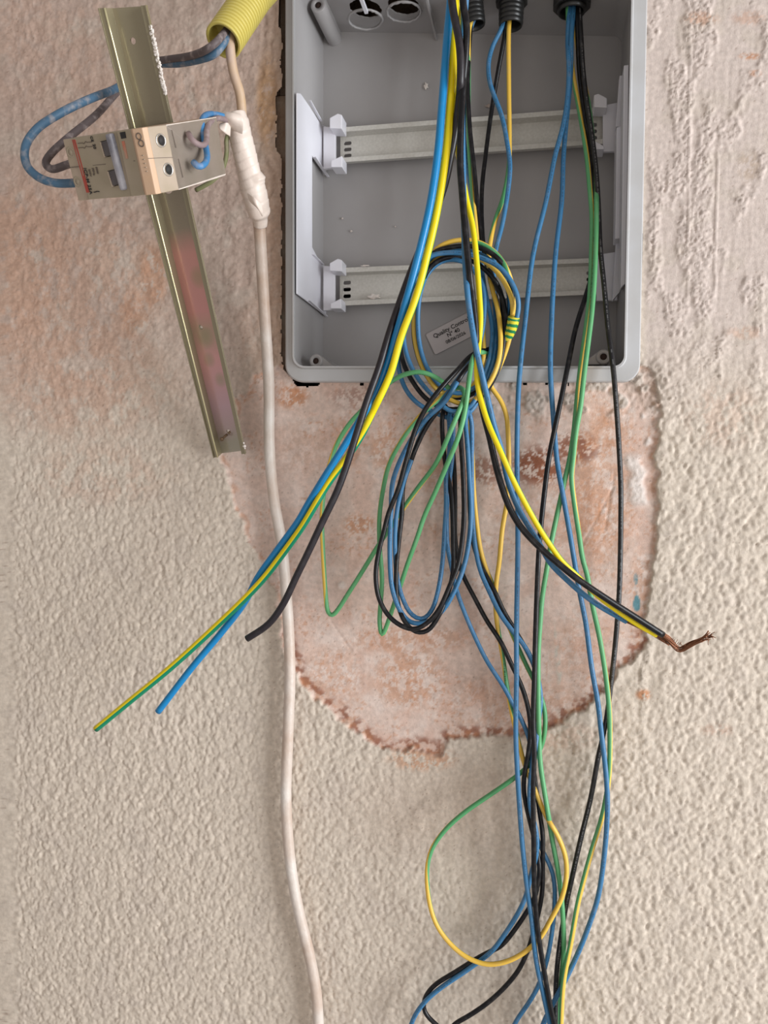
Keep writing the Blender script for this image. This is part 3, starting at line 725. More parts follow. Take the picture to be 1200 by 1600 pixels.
def build_wire(w, parent=None):
    C = [P(*q[:3]) for q in w.s]; C = smooth_pts(C, 2); w.C = C
    bm = bmesh.new(); uvl = bm.loops.layers.uv.new('UVMap')
    sweep(bm, C, w.r, to_cam, 14, uvl, w.s[:, 3])
    me_o = link_bm(w.name, bm, w.m, parent, origin=C[0])
    if parent is None: tag(me_o, w.label, 'wire', w.group)
    w.obj = me_o; return me_o

G_FEED = 'thick feeder wires hanging in front of the box'; G_MID = 'feeder wires sweeping right'; G_R = 'wires from the right adaptor'; G_COIL = 'coiled circuit wires'
# thick feeders that sweep to the lower left
wA1 = wire('A1', [(706, -60, .108), (704, 0), (699, 55), (691, 160), (684, 240), (672, 320), (654, 398, .104), (627, 497, .094), (604, 570, .086), (588, 612, .084), (566, 650), (538, 697), (508, 744), (480, 790),
      (467, 813), (430, 864), (403, 902, .070), (383, 940), (347, 987), (300, 1043), (247, 1112, .062)], .0029, BLUE_NEW,
      'bright blue thick wire hanging before the box, cut end at lower left', 'blue_wire')
wA2 = wire('A2', [(712, -60, .104, 25), (711, 0), (709, 56), (707, 120), (703, 173), (697, 240), (684, 325), (669, 393), (651, 462, .100, -28), (627, 526), (611, 582), (594, 620, .086), (580, 648, .080, -15), (568, 674, None, -45),
      (543, 714), (515, 752), (485, 802, None, -78), (473, 822), (440, 868, .074), (413, 903), (387, 931, .075), (333, 983), (267, 1043), (200, 1098), (150, 1139, .07, -88)], .0029, GY_NEW,
      'bright green and yellow thick wire reaching farthest to the lower left', 'earth_wire')
wA3 = wire('A3', [(705, -60, .118), (706, 0), (710, 27), (717, 61), (720, 107, .114), (717, 160), (712, 200), (705, 240, .096), (694, 292, .090), (674, 345), (652, 400, .088), (640, 430), (629, 460), (610, 515), (592, 575, .092), (575, 622, .096), (558, 675),
      (541, 729), (527, 767), (504, 815), (484, 858), (463, 901), (443, 943), (420, 975), (386, 998, .085)], .0028, BLACK_NEW,
      'thick black wire with cut end beside the white cable, left of the wire loops', 'black_wire')
# second feeder set sweeping to the lower right
wB1 = wire('B1', [(728, -60, .108), (728, 0), (723, 50), (722, 110, .097), (722, 200), (724, 290), (725, 350), (727, 415), (732, 472), (741, 530, .098), (750, 572), (760, 615), (773, 669, .086), (783, 701), (794, 753), (808, 790), (825, 821),
      (841, 846), (860, 880, .07), (887, 907), (907, 925), (937, 947), (965, 963), (979, 971, .052)], .0022, BLUE,
      'blue wire sweeping to the lower right beneath a yellow and a black one', 'blue_wire')
wB2 = wire('B2', [(716, -60, .112, -5), (716, 0), (713, 100, .09), (713, 218), (720, 260), (729, 312), (739, 355), (745, 410), (749, 460), (751, 500), (748, 540, .088), (745, 580), (748, 610), (755, 637), (764, 664), (783, 707, .092), (801, 748), (820, 785),
      (843, 826), (862, 855), (878, 877), (900, 898, .073), (932, 929), (970, 958), (1004, 980), (1026, 992, .052, -30)], .0022, GY_NEW,
      'yellow-faced earth wire sweeping to the lower right in front of the loops', 'earth_wire')
wB3 = wire('B3', [(722, -60, .12), (723, 0), (729, 40), (728, 80), (724, 130), (720, 200, .107), (719, 260), (722, 300), (726, 350), (732, 410, .1), (738, 462), (743, 510, .092), (745, 560, .086), (749, 610), (755, 645), (765, 683), (773, 720), (783, 757), (797, 795),
      (815, 825), (843, 855), (867, 876), (900, 903, .080), (950, 937), (997, 967), (1036, 992, .056)], .0025, BLACK,
      'black wire sweeping to the lower right and ending in a frayed bare copper twist', 'black_wire')
# right adaptor set
wire('Ba', [(890, 8, -.03), (887, 67, -.03), (889, 110), (886, 160), (879, 200), (868, 240, -.02), (853, 315), (833, 398), (821, 497), (811, 595, .018), (808, 680), (808, 745), (809, 813), (809, 860), (807, 985, .035), (807, 1060),
      (806, 1150), (810, 1233), (816, 1318), (824, 1390), (830, 1431), (838, 1502), (850, 1558), (860, 1604), (872, 1660, .03)], .0021, BLUE,
      'straight blue wire from the right adaptor, running down in front of the tangle', 'blue_wire')
wire('Bb', [(897, 8, -.03), (893, 53, -.03), (892, 107), (889, 150), (884, 200), (880, 250, -.025), (878, 310), (868, 398), (862, 497), (860, 580, .016), (864, 645), (867, 685), (871, 725), (881, 781), (890, 832), (896, 868, .022),
      (905, 922), (915, 972), (925, 1047), (934, 1097), (940, 1150), (945, 1191), (949, 1247), (946, 1318), (937, 1389), (932, 1411), (912, 1468), (895, 1507), (880, 1538), (862, 1572), (848, 1602), (835, 1650, .02)], .0021, BLUE,
      'blue wire from the right adaptor bowing far right near the bottom', 'blue_wire')
wire('KL', [(901, 8, -.03), (903, 60, -.03), (905, 110), (911, 160), (918, 205), (925, 260, -.036), (931, 320), (931, 370), (925, 428), (917, 457, -.02), (900, 511), (886, 578, .016), (876, 627), (867, 669), (857, 720), (851, 767), (846, 813), (842, 860, .04),
      (837, 985), (835, 1060), (833, 1130), (835, 1177), (833, 1233), (834, 1318), (835, 1390), (841, 1459), (850, 1516), (860, 1572), (867, 1604), (876, 1660, .03)], .0021, BLACK,
      'black wire from the right adaptor running down the middle of the tangle', 'black_wire')
wire('KR', [(905, 8, -.03), (908, 60, -.03), (911, 110), (917, 160), (924, 205), (931, 262, -.02), (935, 320), (938, 388), (944, 448), (951, 521), (958, 575, .018), (963, 634), (967, 695), (970, 760), (970, 809), (969, 880), (967, 935), (961, 1010), (955, 1065), (948, 1120, .012),
      (941, 1155), (935, 1182), (923, 1247), (909, 1304), (893, 1375), (884, 1417), (875, 1473), (869, 1530), (868, 1604), (868, 1660, .02)], .0021, BLACK_PR,
      'rightmost black wire, hanging from the right adaptor over the bare plaster', 'black_wire')
wire('GL', [(887, 8, -.03, 90), (888, 30, None, 90), (891, 80), (895, 115, None, 60), (903, 160), (910, 200, -.035), (917, 245, None, 110), (922, 300, -.015, 120), (925, 340), (924, 400, None, 110), (922, 455), (916, 510), (909, 560), (904, 600, .014, 80), (900, 640), (896, 680), (890, 718, None, 140),
      (883, 748), (871, 802), (862, 844), (855, 885, .022, 180), (847, 935), (844, 972), (841, 1020), (841, 1080), (842, 1137), (844, 1191), (851, 1239), (857, 1276), (864, 1318), (872, 1361), (877, 1400), (880, 1440), (881, 1480), (877, 1530), (873, 1570), (870, 1604), (868, 1660, .016, 170)], .0021, GY,
      'green wire from the right adaptor slanting left behind the straight black wire', 'earth_wire')
wire('GR', [(897, 8, -.03, -40), (898, 40, None, -30), (903, 75), (908, 112, -.05, 0), (914, 135), (919, 160, None, 160), (923, 190), (927, 227), (931, 262, -.034), (932, 320, -.01), (931, 380), (929, 430, None, 180), (925, 485), (919, 535), (912, 590, .020, 180), (907, 635), (900, 675), (896, 715),
      (893, 745), (898, 790, None, 120), (905, 837), (910, 872, .018, 180), (917, 897), (926, 947), (937, 997), (947, 1060), (952, 1110), (953, 1150), (952, 1205), (948, 1240), (940, 1279, .014, 100), (926, 1324), (912, 1375), (903, 1411), (892, 1473), (881, 1530), (877, 1587), (876, 1660, .03, 60)], .0021, GY,
      'rightmost green wire, hanging from the right adaptor beside the bowed blue wire', 'earth_wire')
# coil: wires of the left and middle adaptors
wire('CB1', [(788, 20, -.03), (784, 44), (771, 69, -.03), (763, 99), (765, 128), (773, 152), (784, 181), (792, 221), (797, 260), (792, 310, -.01), (784, 354), (774, 393, .0), (771, 440, .012), (775, 515), (772, 560, .02), (760, 592), (738, 640, .022), (712, 655), (680, 645), (652, 630), (632, 605), (622, 567), (624, 520, .02),
      (636, 465), (650, 425), (670, 401, .035), (695, 395), (725, 396), (747, 401), (780, 417), (800, 442), (810, 470, .042), (808, 495), (798, 525), (782, 549, .012), (763, 557, .012), (746, 561, .028), (731, 574, .045), (716, 594), (695, 628), (670, 650, .05), (652, 672), (636, 698), (622, 727), (613, 755), (611, 795, .046),
      (609, 870), (613, 921), (625, 954), (642, 973), (667, 972, .04), (690, 956), (713, 917), (727, 877), (734, 835), (736, 795), (733, 740), (730, 690), (727, 655, .034), (730, 638, .025), (736, 656, .020), (737, 720), (738, 802), (742, 850), (750, 890), (765, 925), (782, 960), (800, 985), (820, 1010), (834, 1037), (842, 1067), (845, 1092), (841, 1130, .02),
      (836, 1170), (829, 1215), (828, 1260), (838, 1300), (838, 1335), (830, 1365), (821, 1402), (807, 1431), (787, 1462), (770, 1485), (753, 1499, .02), (725, 1519), (688, 1544), (665, 1564), (648, 1587), (636, 1620, .02)], .0020, BLUE,
      'blue wire forming the taped outer ring of the coil, leaving at bottom left', 'blue_wire')
wire('CB2', [(745, 20, -.03), (731, 60, -.035), (726, 150), (726, 230), (737, 300), (746, 360, -.02), (752, 417, .018), (760, 465), (769, 510), (766, 555, .028), (755, 590), (735, 635, .025), (705, 643), (677, 619), (657, 597), (640, 567), (631, 532, .03), (634, 485), (648, 440), (664, 412), (690, 393, .026), (725, 391), (760, 402), (786, 430), (796, 470), (790, 520, .02), (774, 565), (750, 600, .02),
      (715, 615), (685, 600), (667, 574, .028), (657, 545), (653, 510), (656, 462), (668, 428, .028), (690, 408), (722, 408), (752, 440), (756, 500), (745, 548, .03), (728, 575), (705, 606, .042), (684, 636), (668, 658), (653, 690), (643, 718), (630, 755), (620, 800, .042), (617, 850), (620, 898), (629, 935), (643, 961), (659, 969, .038), (674, 955), (684, 925), (691, 882), (695, 823), (697, 790), (697, 743),
      (703, 697), (702, 650, .026), (705, 636, .018), (708, 660, .012), (706, 720), (699, 780), (699, 854, .010), (704, 879), (713, 921, .02), (725, 955), (742, 995), (762, 1035), (785, 1070), (800, 1097), (816, 1127), (828, 1160, .016), (831, 1219), (829, 1250), (834, 1290), (843, 1320), (855, 1343), (864, 1366), (867, 1394), (865, 1434), (860, 1473), (852, 1510), (838, 1547), (824, 1570), (804, 1600), (790, 1640, .016)], .0019, BLUE,
      'blue coil wire making the narrow inner hanging loop, then slanting alone across bare plaster', 'blue_wire')
wire('CK1', [(792, 20, -.03), (789, 53), (779, 107), (768, 173, -.05), (759, 240), (753, 295), (753, 350, -.03), (758, 400, .0), (770, 435, .022), (785, 465), (790, 497), (787, 535), (782, 565, .032), (770, 595), (750, 622), (710, 640, .02), (672, 628), (642, 592), (627, 555), (627, 500, .022), (640, 445), (660, 412), (682, 392, .03), (705, 386), (730, 384), (757, 390), (782, 408), (797, 440), (800, 480, .03), (789, 525, .012), (768, 545, .010), (748, 549, .03), (735, 556, .050), (718, 575),
      (700, 594, .058), (680, 617), (663, 642), (650, 668), (641, 697), (632, 729), (622, 765), (607, 802, .052), (599, 834), (592, 861), (587, 898), (592, 935), (606, 961), (625, 977), (647, 984, .052), (667, 974), (685, 954), (702, 917), (716, 882), (723, 835), (725, 800), (723, 732), (720, 685), (720, 645, .034), (724, 632, .020), (731, 650, .012), (733, 720), (734, 790), (737, 836), (745, 868),
      (753, 887), (772, 922), (787, 955), (805, 985), (825, 1020), (836, 1045), (838, 1090), (836, 1140, .014), (833, 1190), (838, 1233), (843, 1268), (848, 1304), (848, 1345), (847, 1395), (838, 1440), (824, 1487), (810, 1516), (790, 1541), (762, 1567, .02), (733, 1587), (706, 1604), (690, 1640, .02)], .0020, BLACK,
      'black coil wire making the outer left side of the long hanging loop', 'black_wire')
wire('CK2', [(737, 20, -.03), (734, 60, -.03), (731, 130), (734, 200), (741, 265), (746, 320), (752, 374, -.01), (762, 420, .012), (776, 470), (778, 530, .015), (765, 580), (745, 612, .016), (712, 622), (680, 604), (664, 583), (651, 550), (646, 515, .022), (650, 475), (660, 440), (674, 415, .03), (698, 402), (730, 404), (762, 425), (782, 455), (784, 500, .022), (772, 540, .008), (750, 556, .016), (730, 574, .046),
      (710, 604), (690, 634), (668, 664), (651, 697), (640, 727), (630, 757), (628, 802, .040), (623, 847), (619, 893), (621, 940), (633, 973), (650, 988), (668, 986, .042), (684, 965), (699, 930), (708, 893), (708, 847), (707, 800), (704, 765), (697, 732), (692, 690), (691, 650, .022), (696, 632, .016), (702, 660, .006), (709, 720), (711, 780), (711, 840), (716, 875, .010), (723, 898),
      (742, 935), (762, 972), (782, 1002), (800, 1040), (815, 1072), (825, 1105), (829, 1140, .02), (825, 1180), (820, 1205), (818, 1233), (824, 1267), (833, 1304), (840, 1335), (843, 1361), (839, 1389), (833, 1408), (821, 1428), (804, 1453), (782, 1479), (765, 1487), (748, 1496), (711, 1519), (677, 1541), (663, 1561), (663, 1581), (677, 1597), (690, 1610, .02), (690, 1660, .02)], .0020, BLACK,
      'black coil wire inside the long hanging loop, folding back at the bottom edge', 'black_wire')
wire('CG1', [(741, 20, -.03, 0), (733, 44, -.03, 0), (732, 75, None, 60), (732, 107, None, 180), (732, 187), (733, 229), (738, 300, -.02), (744, 360, .0, 60), (748, 430, .016, 0), (752, 475), (755, 522), (755, 565, .022, 0), (742, 600), (718, 618, .018), (688, 612), (662, 578, None, 0), (648, 530, .024, 20), (649, 475), (662, 425), (688, 400, .026), (725, 398), (757, 408, .030, 10), (778, 426), (793, 450), (801, 474, .034, 0), (799, 502), (788, 535, .012), (768, 556, .010), (752, 548, .03), (741, 554, .058, 160),
      (734, 585, .068, 180), (731, 610), (726, 645), (716, 683), (698, 727), (681, 767), (662, 809), (653, 837), (639, 875), (625, 917), (613, 952), (602, 984), (597, 994, .020, 150), (593, 975), (595, 940, None, 180), (597, 905), (593, 850), (593, 806), (599, 762), (608, 725), (625, 692), (634, 678, .03, 120), (656, 650, .032), (680, 628, .034, 60), (700, 612, .034, 120), (720, 604, .036, 180), (727, 614, .05),
      (718, 640, .070, 180), (704, 673), (681, 725, None, 150), (657, 757), (632, 792, .03, 110), (608, 827, .03, 160), (590, 854), (566, 893), (545, 926), (519, 962, .02, 180), (513, 958), (508, 917, .02, 70), (504, 847), (503, 802), (508, 757), (515, 725, None, 90), (527, 692), (550, 657, None, 170), (571, 636, .03, 180), (592, 612), (611, 596), (629, 586), (655, 581, .055, 180), (678, 588), (694, 599), (708, 614, .04, 180)], .0020, GY,
      'green coil wire folded into two thin V-shaped loops over bare plaster', 'earth_wire')
WIRES[-1].s  # built below
wire('CG2', [(797, 20, -.03, 10), (795, 43), (795, 133, -.03), (796, 213, None, 20), (795, 262, None, 120), (786, 310, -.02, 160), (774, 344, None, 90), (765, 385, .002, 30), (764, 425, .016, 0), (770, 455), (777, 480), (782, 520, .034), (780, 560), (768, 593), (750, 617, .03), (728, 632, .02), (690, 616), (664, 582), (650, 537, .018, 20), (646, 495), (655, 440), (668, 405), (688, 384, .028, 0), (710, 376), (728, 375, None, 20), (747, 378, None, 110), (766, 388), (785, 408, .030, 150),
      (799, 440, None, 60), (803, 480, .03, 0), (798, 520), (786, 560, .022), (772, 590), (765, 602, .018, 0), (772, 611), (782, 625), (791, 648), (794, 685, .014), (795, 732), (792, 785), (785, 825), (780, 879), (775, 915), (775, 960, None, 0), (781, 1000, .012, -70), (787, 1035), (792, 1072, None, -130), (800, 1115), (808, 1150, None, -40), (817, 1185), (826, 1212, .016, 0), (838, 1239), (852, 1273), (872, 1307), (884, 1341),
      (885, 1370), (878, 1402), (861, 1436), (844, 1465), (821, 1487), (793, 1502), (767, 1507, .030, 10), (748, 1504), (725, 1493), (702, 1473), (682, 1445), (671, 1411, .026, 20), (667, 1370, None, 60), (669, 1345, None, 90), (677, 1322), (697, 1295, None, 140), (725, 1270), (767, 1241, None, 175), (799, 1219), (820, 1202, .014, 180), (836, 1185), (848, 1160), (852, 1130), (850, 1105), (840, 1075, .012), (825, 1045), (812, 1017), (800, 990, None, 120), (783, 950), (770, 914, None, 60), (760, 890, None, 0),
      (751, 860), (744, 810), (740, 765), (737, 700, .012, 0), (730, 640, .012, 0)], .0020, GY2,
      'green and yellow coil wire opening into the wide round loop low on the wall', 'earth_wire')
relax()
for w in WIRES: build_wire(w)

# cut copper faces on the two left feeders, bare copper on the right set
def cut_face(w, r):
    a, b = w.C[-2], w.C[-1]; t = (b - a).normalized(); bm = bmesh.new(); cyl(bm, b - t * .001, b + t * .0004, r); link_bm('copper_core', bm, COPPER_CUT, w.obj)
for w in (wA1, wA2, wA3): cut_face(w, .0016)
def strands(name, parent, pts, r_bundle, r, n, seed, fray=0):
    random.seed(seed); S = catmull(fill(pts), 4); C = smooth_pts([P(*q[:3]) for q in S], 1)
    bm = bmesh.new(); N_ = len(C)
    for k in range(n):
        ph = random.random() * 6.28; rr = r_bundle * math.sqrt(random.random()); pitch = random.uniform(.30, .5); cut = N_ - random.randint(0, 3)
        Q = []
        for i in range(cut):
            t = (C[min(i + 1, N_ - 1)] - C[max(0, i - 1)]).normalized(); a = t.orthogonal().normalized()
            a = (Vector((0, -1, 0)) - t * Vector((0, -1, 0)).dot(t)).normalized(); b = a.cross(t)
            g = 1 + (fray * max(0, (i - N_ * .84) / (N_ * .16)) ** 1.5) ; an = ph + i * pitch * .5
            Q.append(C[i] + (a * math.cos(an) + b * math.sin(an)) * rr * g)
        sweep(bm, Q, r, to_cam, 5)
    return link_bm(name, bm, COPPER, parent)
b3 = wB3.obj; b3_end = wB3.s[-1]
strands('copper_strands', b3, [(1030, 988, .056), (1042, 995), (1053, 1008), (1062, 1016, .05), (1072, 1011), (1087, 1003), (1102, 998), (1112, 992, .058)], .0020, .00032, 26, 3, 1.6)
strands('copper_strands', wB1.obj, [(975, 969, wB1.s[-1][2]), (990, 976), (1010, 986), (1035, 1000), (1050, 1010, .052)], .0010, .00030, 10, 5, .8)
strands('copper_strands', wB2.obj, [(1022, 989, wB2.s[-1][2]), (1036, 997), (1050, 1006), (1060, 1013, .050)], .0011, .00030, 10, 6, .8)
random.seed(9); bm = bmesh.new()
for k in range(22):
    c = P(1104 + random.uniform(-4, 5), 996 + random.uniform(-4, 4), .056); dv = Vector((random.uniform(-.3, 1), random.uniform(-.6, .4), random.uniform(-.2, 1))).normalized() * random.uniform(.003, .006)
    sweep(bm, [c, c + dv * .5 + Vector((0, 0, .0004)), c + dv], .00022, to_cam, 4)
for k in range(10):
    c = P(1045 + k * 2.6, 1000 + k * 1.2, .054); dv = Vector((random.uniform(-.2, .6), -.2, random.uniform(.2, 1))).normalized() * random.uniform(.002, .0035)
    sweep(bm, [c, c + dv * .5, c + dv], .0002, to_cam, 4)
link_bm('frayed_tips', bm, COPPER, b3)

# tape marker on the ring of the coil
def tape_marker():
    w = [x for x in WIRES if x.key == 'CB1'][0]; i0 = [i for i, q in enumerate(w.s) if 484 < q[1] < 530 and q[0] > 790 and i > 60]
    pts = [(803, 496, w.s[i0[0]][2] + .001), (800, 510), (796, 522), (790, 537, w.s[i0[-1]][2])]
    S = catmull(fill(pts), 1.5); C = [P(*q[:3]) for q in S]; n = len(C)
    root = None
    bm = bmesh.new(); rings = sweep(bm, C, lambda i: .0047 - .0026 * (i / n) ** 2.2, to_cam, 20)
    uvl = bm.loops.layers.uv.new('UVMap')
    for f in bm.faces: f.material_index = 0
    per = 20
    for fi, f in enumerate(bm.faces):
        i = fi // per; k = fi % per
        f.material_index = 1 if ((i * 1.5 + 2.2 * math.cos(k / per * 6.283)) % 9.0) < 4.6 else 0
    o = link_bm('insulating_tape', bm, [TAPE_Y, TAPE_G]); tag(o, 'short band of green and yellow striped tape around the right side of the wire coil', 'tape')
tape_marker()

# ------------------------------------------------------------------ left: loose rail leaning out from the wall
def zinc_mat():
    m = bpy.data.materials.new('yellow_zinc_steel'); m.use_nodes = True; nt, N, L = nodes(m); b = N['Principled BSDF']
    b.inputs['Metallic'].default_value = .35; b.inputs['Roughness'].default_value = .24; b.inputs['Coat Weight'].default_value = .5; b.inputs['Coat Roughness'].default_value = .1
    uv = N.new('ShaderNodeUVMap'); sx = N.new('ShaderNodeSeparateXYZ'); L.new(uv.outputs[0], sx.inputs[0])
    tc = N.new('ShaderNodeTexCoord'); n = N.new('ShaderNodeTexNoise'); n.inputs['Scale'].default_value = 22; n.inputs['Detail'].default_value = 2; L.new(tc.outputs['Object'], n.inputs['Vector'])
    f = math_node(nt, 'ADD', sx.outputs[1], math_node(nt, 'MULTIPLY', math_node(nt, 'SUBTRACT', n.outputs['Fac'], .5), .08))
    cr = N.new('ShaderNodeValToRGB'); L.new(f, cr.inputs[0]); e = cr.color_ramp
    stops = [(0, (.30, .26, .17)), (.30, (.31, .26, .18)), (.42, (.30, .25, .18)), (.49, (.60, .29, .25)), (.62, (.60, .28, .26)), (.68, (.46, .31, .23)), (.74, (.66, .34, .33)), (.86, (.52, .34, .38)), (.93, (.44, .33, .32)), (.97, (.36, .33, .26))]
    e.elements[0].position = 0; e.elements[0].color = (*stops[0][1], 1); e.elements[1].position = stops[-1][0]; e.elements[1].color = (*stops[-1][1], 1)
    for p, c in stops[1:-1]: x = e.elements.new(p); x.color = (*c, 1)
    # side flanges keep the plain green-gold passivation
    side = math_node(nt, 'GREATER_THAN', sx.outputs[0], .5)
    mx = N.new('ShaderNodeMix'); mx.data_type = 'RGBA'; mx.inputs[7].default_value = (.29, .25, .16, 1); L.new(side, mx.inputs[0]); L.new(cr.outputs[0], mx.inputs[6])
    out = mx.outputs[2]
    for (vv, uu, rr) in ((.545, .36, .030), (.745, .22, .022), (.80, .33, .022), (.69, .25, .03)):
        d = math_node(nt, 'ADD', math_node(nt, 'POWER', math_node(nt, 'SUBTRACT', sx.outputs[1], vv), 2.0),
                      math_node(nt, 'POWER', math_node(nt, 'MULTIPLY', math_node(nt, 'SUBTRACT', sx.outputs[0], uu), .2), 2.0))
        r = N.new('ShaderNodeMapRange'); r.inputs[1].default_value = rr * rr; r.inputs[2].default_value = 0; r.inputs[4].default_value = .4; L.new(d, r.inputs[0])
        q = N.new('ShaderNodeMix'); q.data_type = 'RGBA'; q.inputs[7].default_value = (.17, .26, .09, 1); L.new(r.outputs[0], q.inputs[0]); L.new(out, q.inputs[6]); out = q.outputs[2]
    L.new(out, b.inputs['Base Color'])
    return m
ZINC = zinc_mat()
RTL, RTR, RBL, RBR = P(154, 13, .172), P(229, 8, .172), P(334, 715, .010), P(384, 709, .030)
RAIL_N = (RTR - RTL).cross(RBL - RTL).normalized()
if RAIL_N.y > 0: RAIL_N = -RAIL_N
def rail_pt(u, v, h=0.0):
    """u across 0..1, v along 0..1, h out along the rail normal"""
    return RTL.lerp(RTR, u).lerp(RBL.lerp(RBR, u), v) + RAIL_N * h
def build_left_rail():
    prof = [(0, 0), (.0, -.0012), (0, 0)]
    # hat section: flange, wall, base, wall, flange
    outer = [(0.0, 0.0), (.135, 0.0), (.165, -.0075), (.845, -.0075), (.875, 0.0), (1.0, 0.0)]
    th = .0013
    bm = bmesh.new(); uvl = bm.loops.layers.uv.new('UVMap'); NV = 60; grid = []
    for j in range(NV + 1):
        v = j / NV; a = [bm.verts.new(rail_pt(u, v, h)) for u, h in outer]; b = [bm.verts.new(rail_pt(u, v, h - th)) for u, h in outer]; grid.append((a, b))
    def face(vs, uvs):
        f = bm.faces.new(vs)
        for lp, q in zip(f.loops, uvs): lp[uvl].uv = q
    for j in range(NV):
        v0, v1 = j / NV, (j + 1) / NV
        for i in range(5):
            uc = [(.05 + .4 * (outer[i][0] - .165) / .68) if i == 2 else .9, (.05 + .4 * (outer[i + 1][0] - .165) / .68) if i == 2 else .9]
            face((grid[j][0][i], grid[j][0][i + 1], grid[j + 1][0][i + 1], grid[j + 1][0][i]), ((uc[0], v0), (uc[1], v0), (uc[1], v1), (uc[0], v1)))
            face((grid[j][1][i + 1], grid[j][1][i], grid[j + 1][1][i], grid[j + 1][1][i + 1]), ((.9, v0), (.9, v0), (.9, v1), (.9, v1)))
        for i in (0, 5):
            face((grid[j][0][i], grid[j + 1][0][i], grid[j + 1][1][i], grid[j][1][i]), ((.9, v0), (.9, v1), (.9, v1), (.9, v0)))
    for j in (0, NV):
        for i in range(5): face((grid[j][0][i], grid[j][0][i + 1], grid[j][1][i + 1], grid[j][1][i]), ((.9, j / NV),) * 4)
    # raised outer lips of the two flanges
    for (u0, u1) in ((0.0, .02), (.98, 1.0)):
        f = [rail_pt(u0, 0, .0), rail_pt(u1, 0, .0), rail_pt(u1, 1, .0), rail_pt(u0, 1, .0)]
        hull_prism(bm, [p + RAIL_N * .0012 for p in f], [p - RAIL_N * .0003 for p in f])
    for f in bm.faces:
        if all(l[uvl].uv.length < 1e-6 for l in f.loops):
            for l in f.loops: l[uvl].uv = (.9, .3)
    o = link_bm('din_rail', bm, ZINC, smooth=False, origin=rail_pt(.5, 1, -.008))
    cut = []
    def punch(px, py, r, sl=0):
        base0 = rail_pt(.5, .5, -.0075); c = PN(px, py, base0, RAIL_N); b2 = bmesh.new(); cyl(b2, c + RAIL_N * .005, c - RAIL_N * .008, r, n=28); cut.append(link_bm('cutter', b2, ZINC)); return c
    holes = [punch(204, 64, .0021), punch(259, 291, .0056), punch(315, 511, .0017), punch(360, 672, .0023)]
    boolean(o, cut); o.data.materials.clear(); o.data.materials.append(ZINC); mod_bevel(o, .0009, 4, 50)
    tag(o, 'loose yellow-zinc steel mounting rail tilted left of the box, pinkish lower half', 'mounting rail')
    # rolled burr rings, nail and plaster smear
    for c, r in ((holes[2], .0020),):
        bm = bmesh.new(); lathe(bm, c - RAIL_N * .0002, c + RAIL_N, [(0, r + .0005), (.0008, r + .0002), (.0008, r - .0006), (0, r - .0008)], 24); link_bm('punched_rim', bm, ZINC, o)
    bm = bmesh.new(); sweep(bm, [rail_pt(.128, k / 24, .0001) for k in range(25)], .0007, to_cam, 10)  # pale gold bead added along the flange corner as its painted highlight
    link_bm('edge_highlight', bm, mat('edge_highlight_gold', (.72, .66, .40), .22, .6), o)
    c = PN(352, 680, rail_pt(.5, .5, -.0075), RAIL_N); bm = bmesh.new()
    cyl(bm, PN(361, 674, rail_pt(.5, .5, -.0075), RAIL_N) - RAIL_N * .003, c + RAIL_N * .008, .0012, .0010, 12); cyl(bm, c + RAIL_N * .008, c + RAIL_N * .0088, .0019, .0017, 16)
    link_bm('nail', bm, mat('rusty_nail', (.20, .13, .08), .5, .6), o)
    random.seed(4); bm = bmesh.new()
    for k in range(150):
        v = .035 + .125 * random.random() ** .8; u = .965 + .05 * random.random(); c = rail_pt(u, v, .0005); s = random.uniform(.0005, .0013)
        r = bmesh.ops.create_icosphere(bm, subdivisions=2, radius=1)
        for q in r['verts']: q.co = Vector((q.co.x * s, q.co.y * s * .7, q.co.z * s * random.uniform(1.2, 1.3))) * (1 + .2 * math.sin(q.co.x * 9 + k)) + c
    link_bm('plaster_smear', bm, PLASTER_BIT, o); bm = bmesh.new()
    for k in range(8):
        c = rail_pt(1.0 + .02 * random.random(), .965 + .02 * random.random(), .0003); s = random.uniform(.0006, .0014); r = bmesh.ops.create_icosphere(bm, subdivisions=2, radius=s)
        for q in r['verts']: q.co += c
    link_bm('plaster_crumb', bm, PLASTER_BIT, o)
build_left_rail()

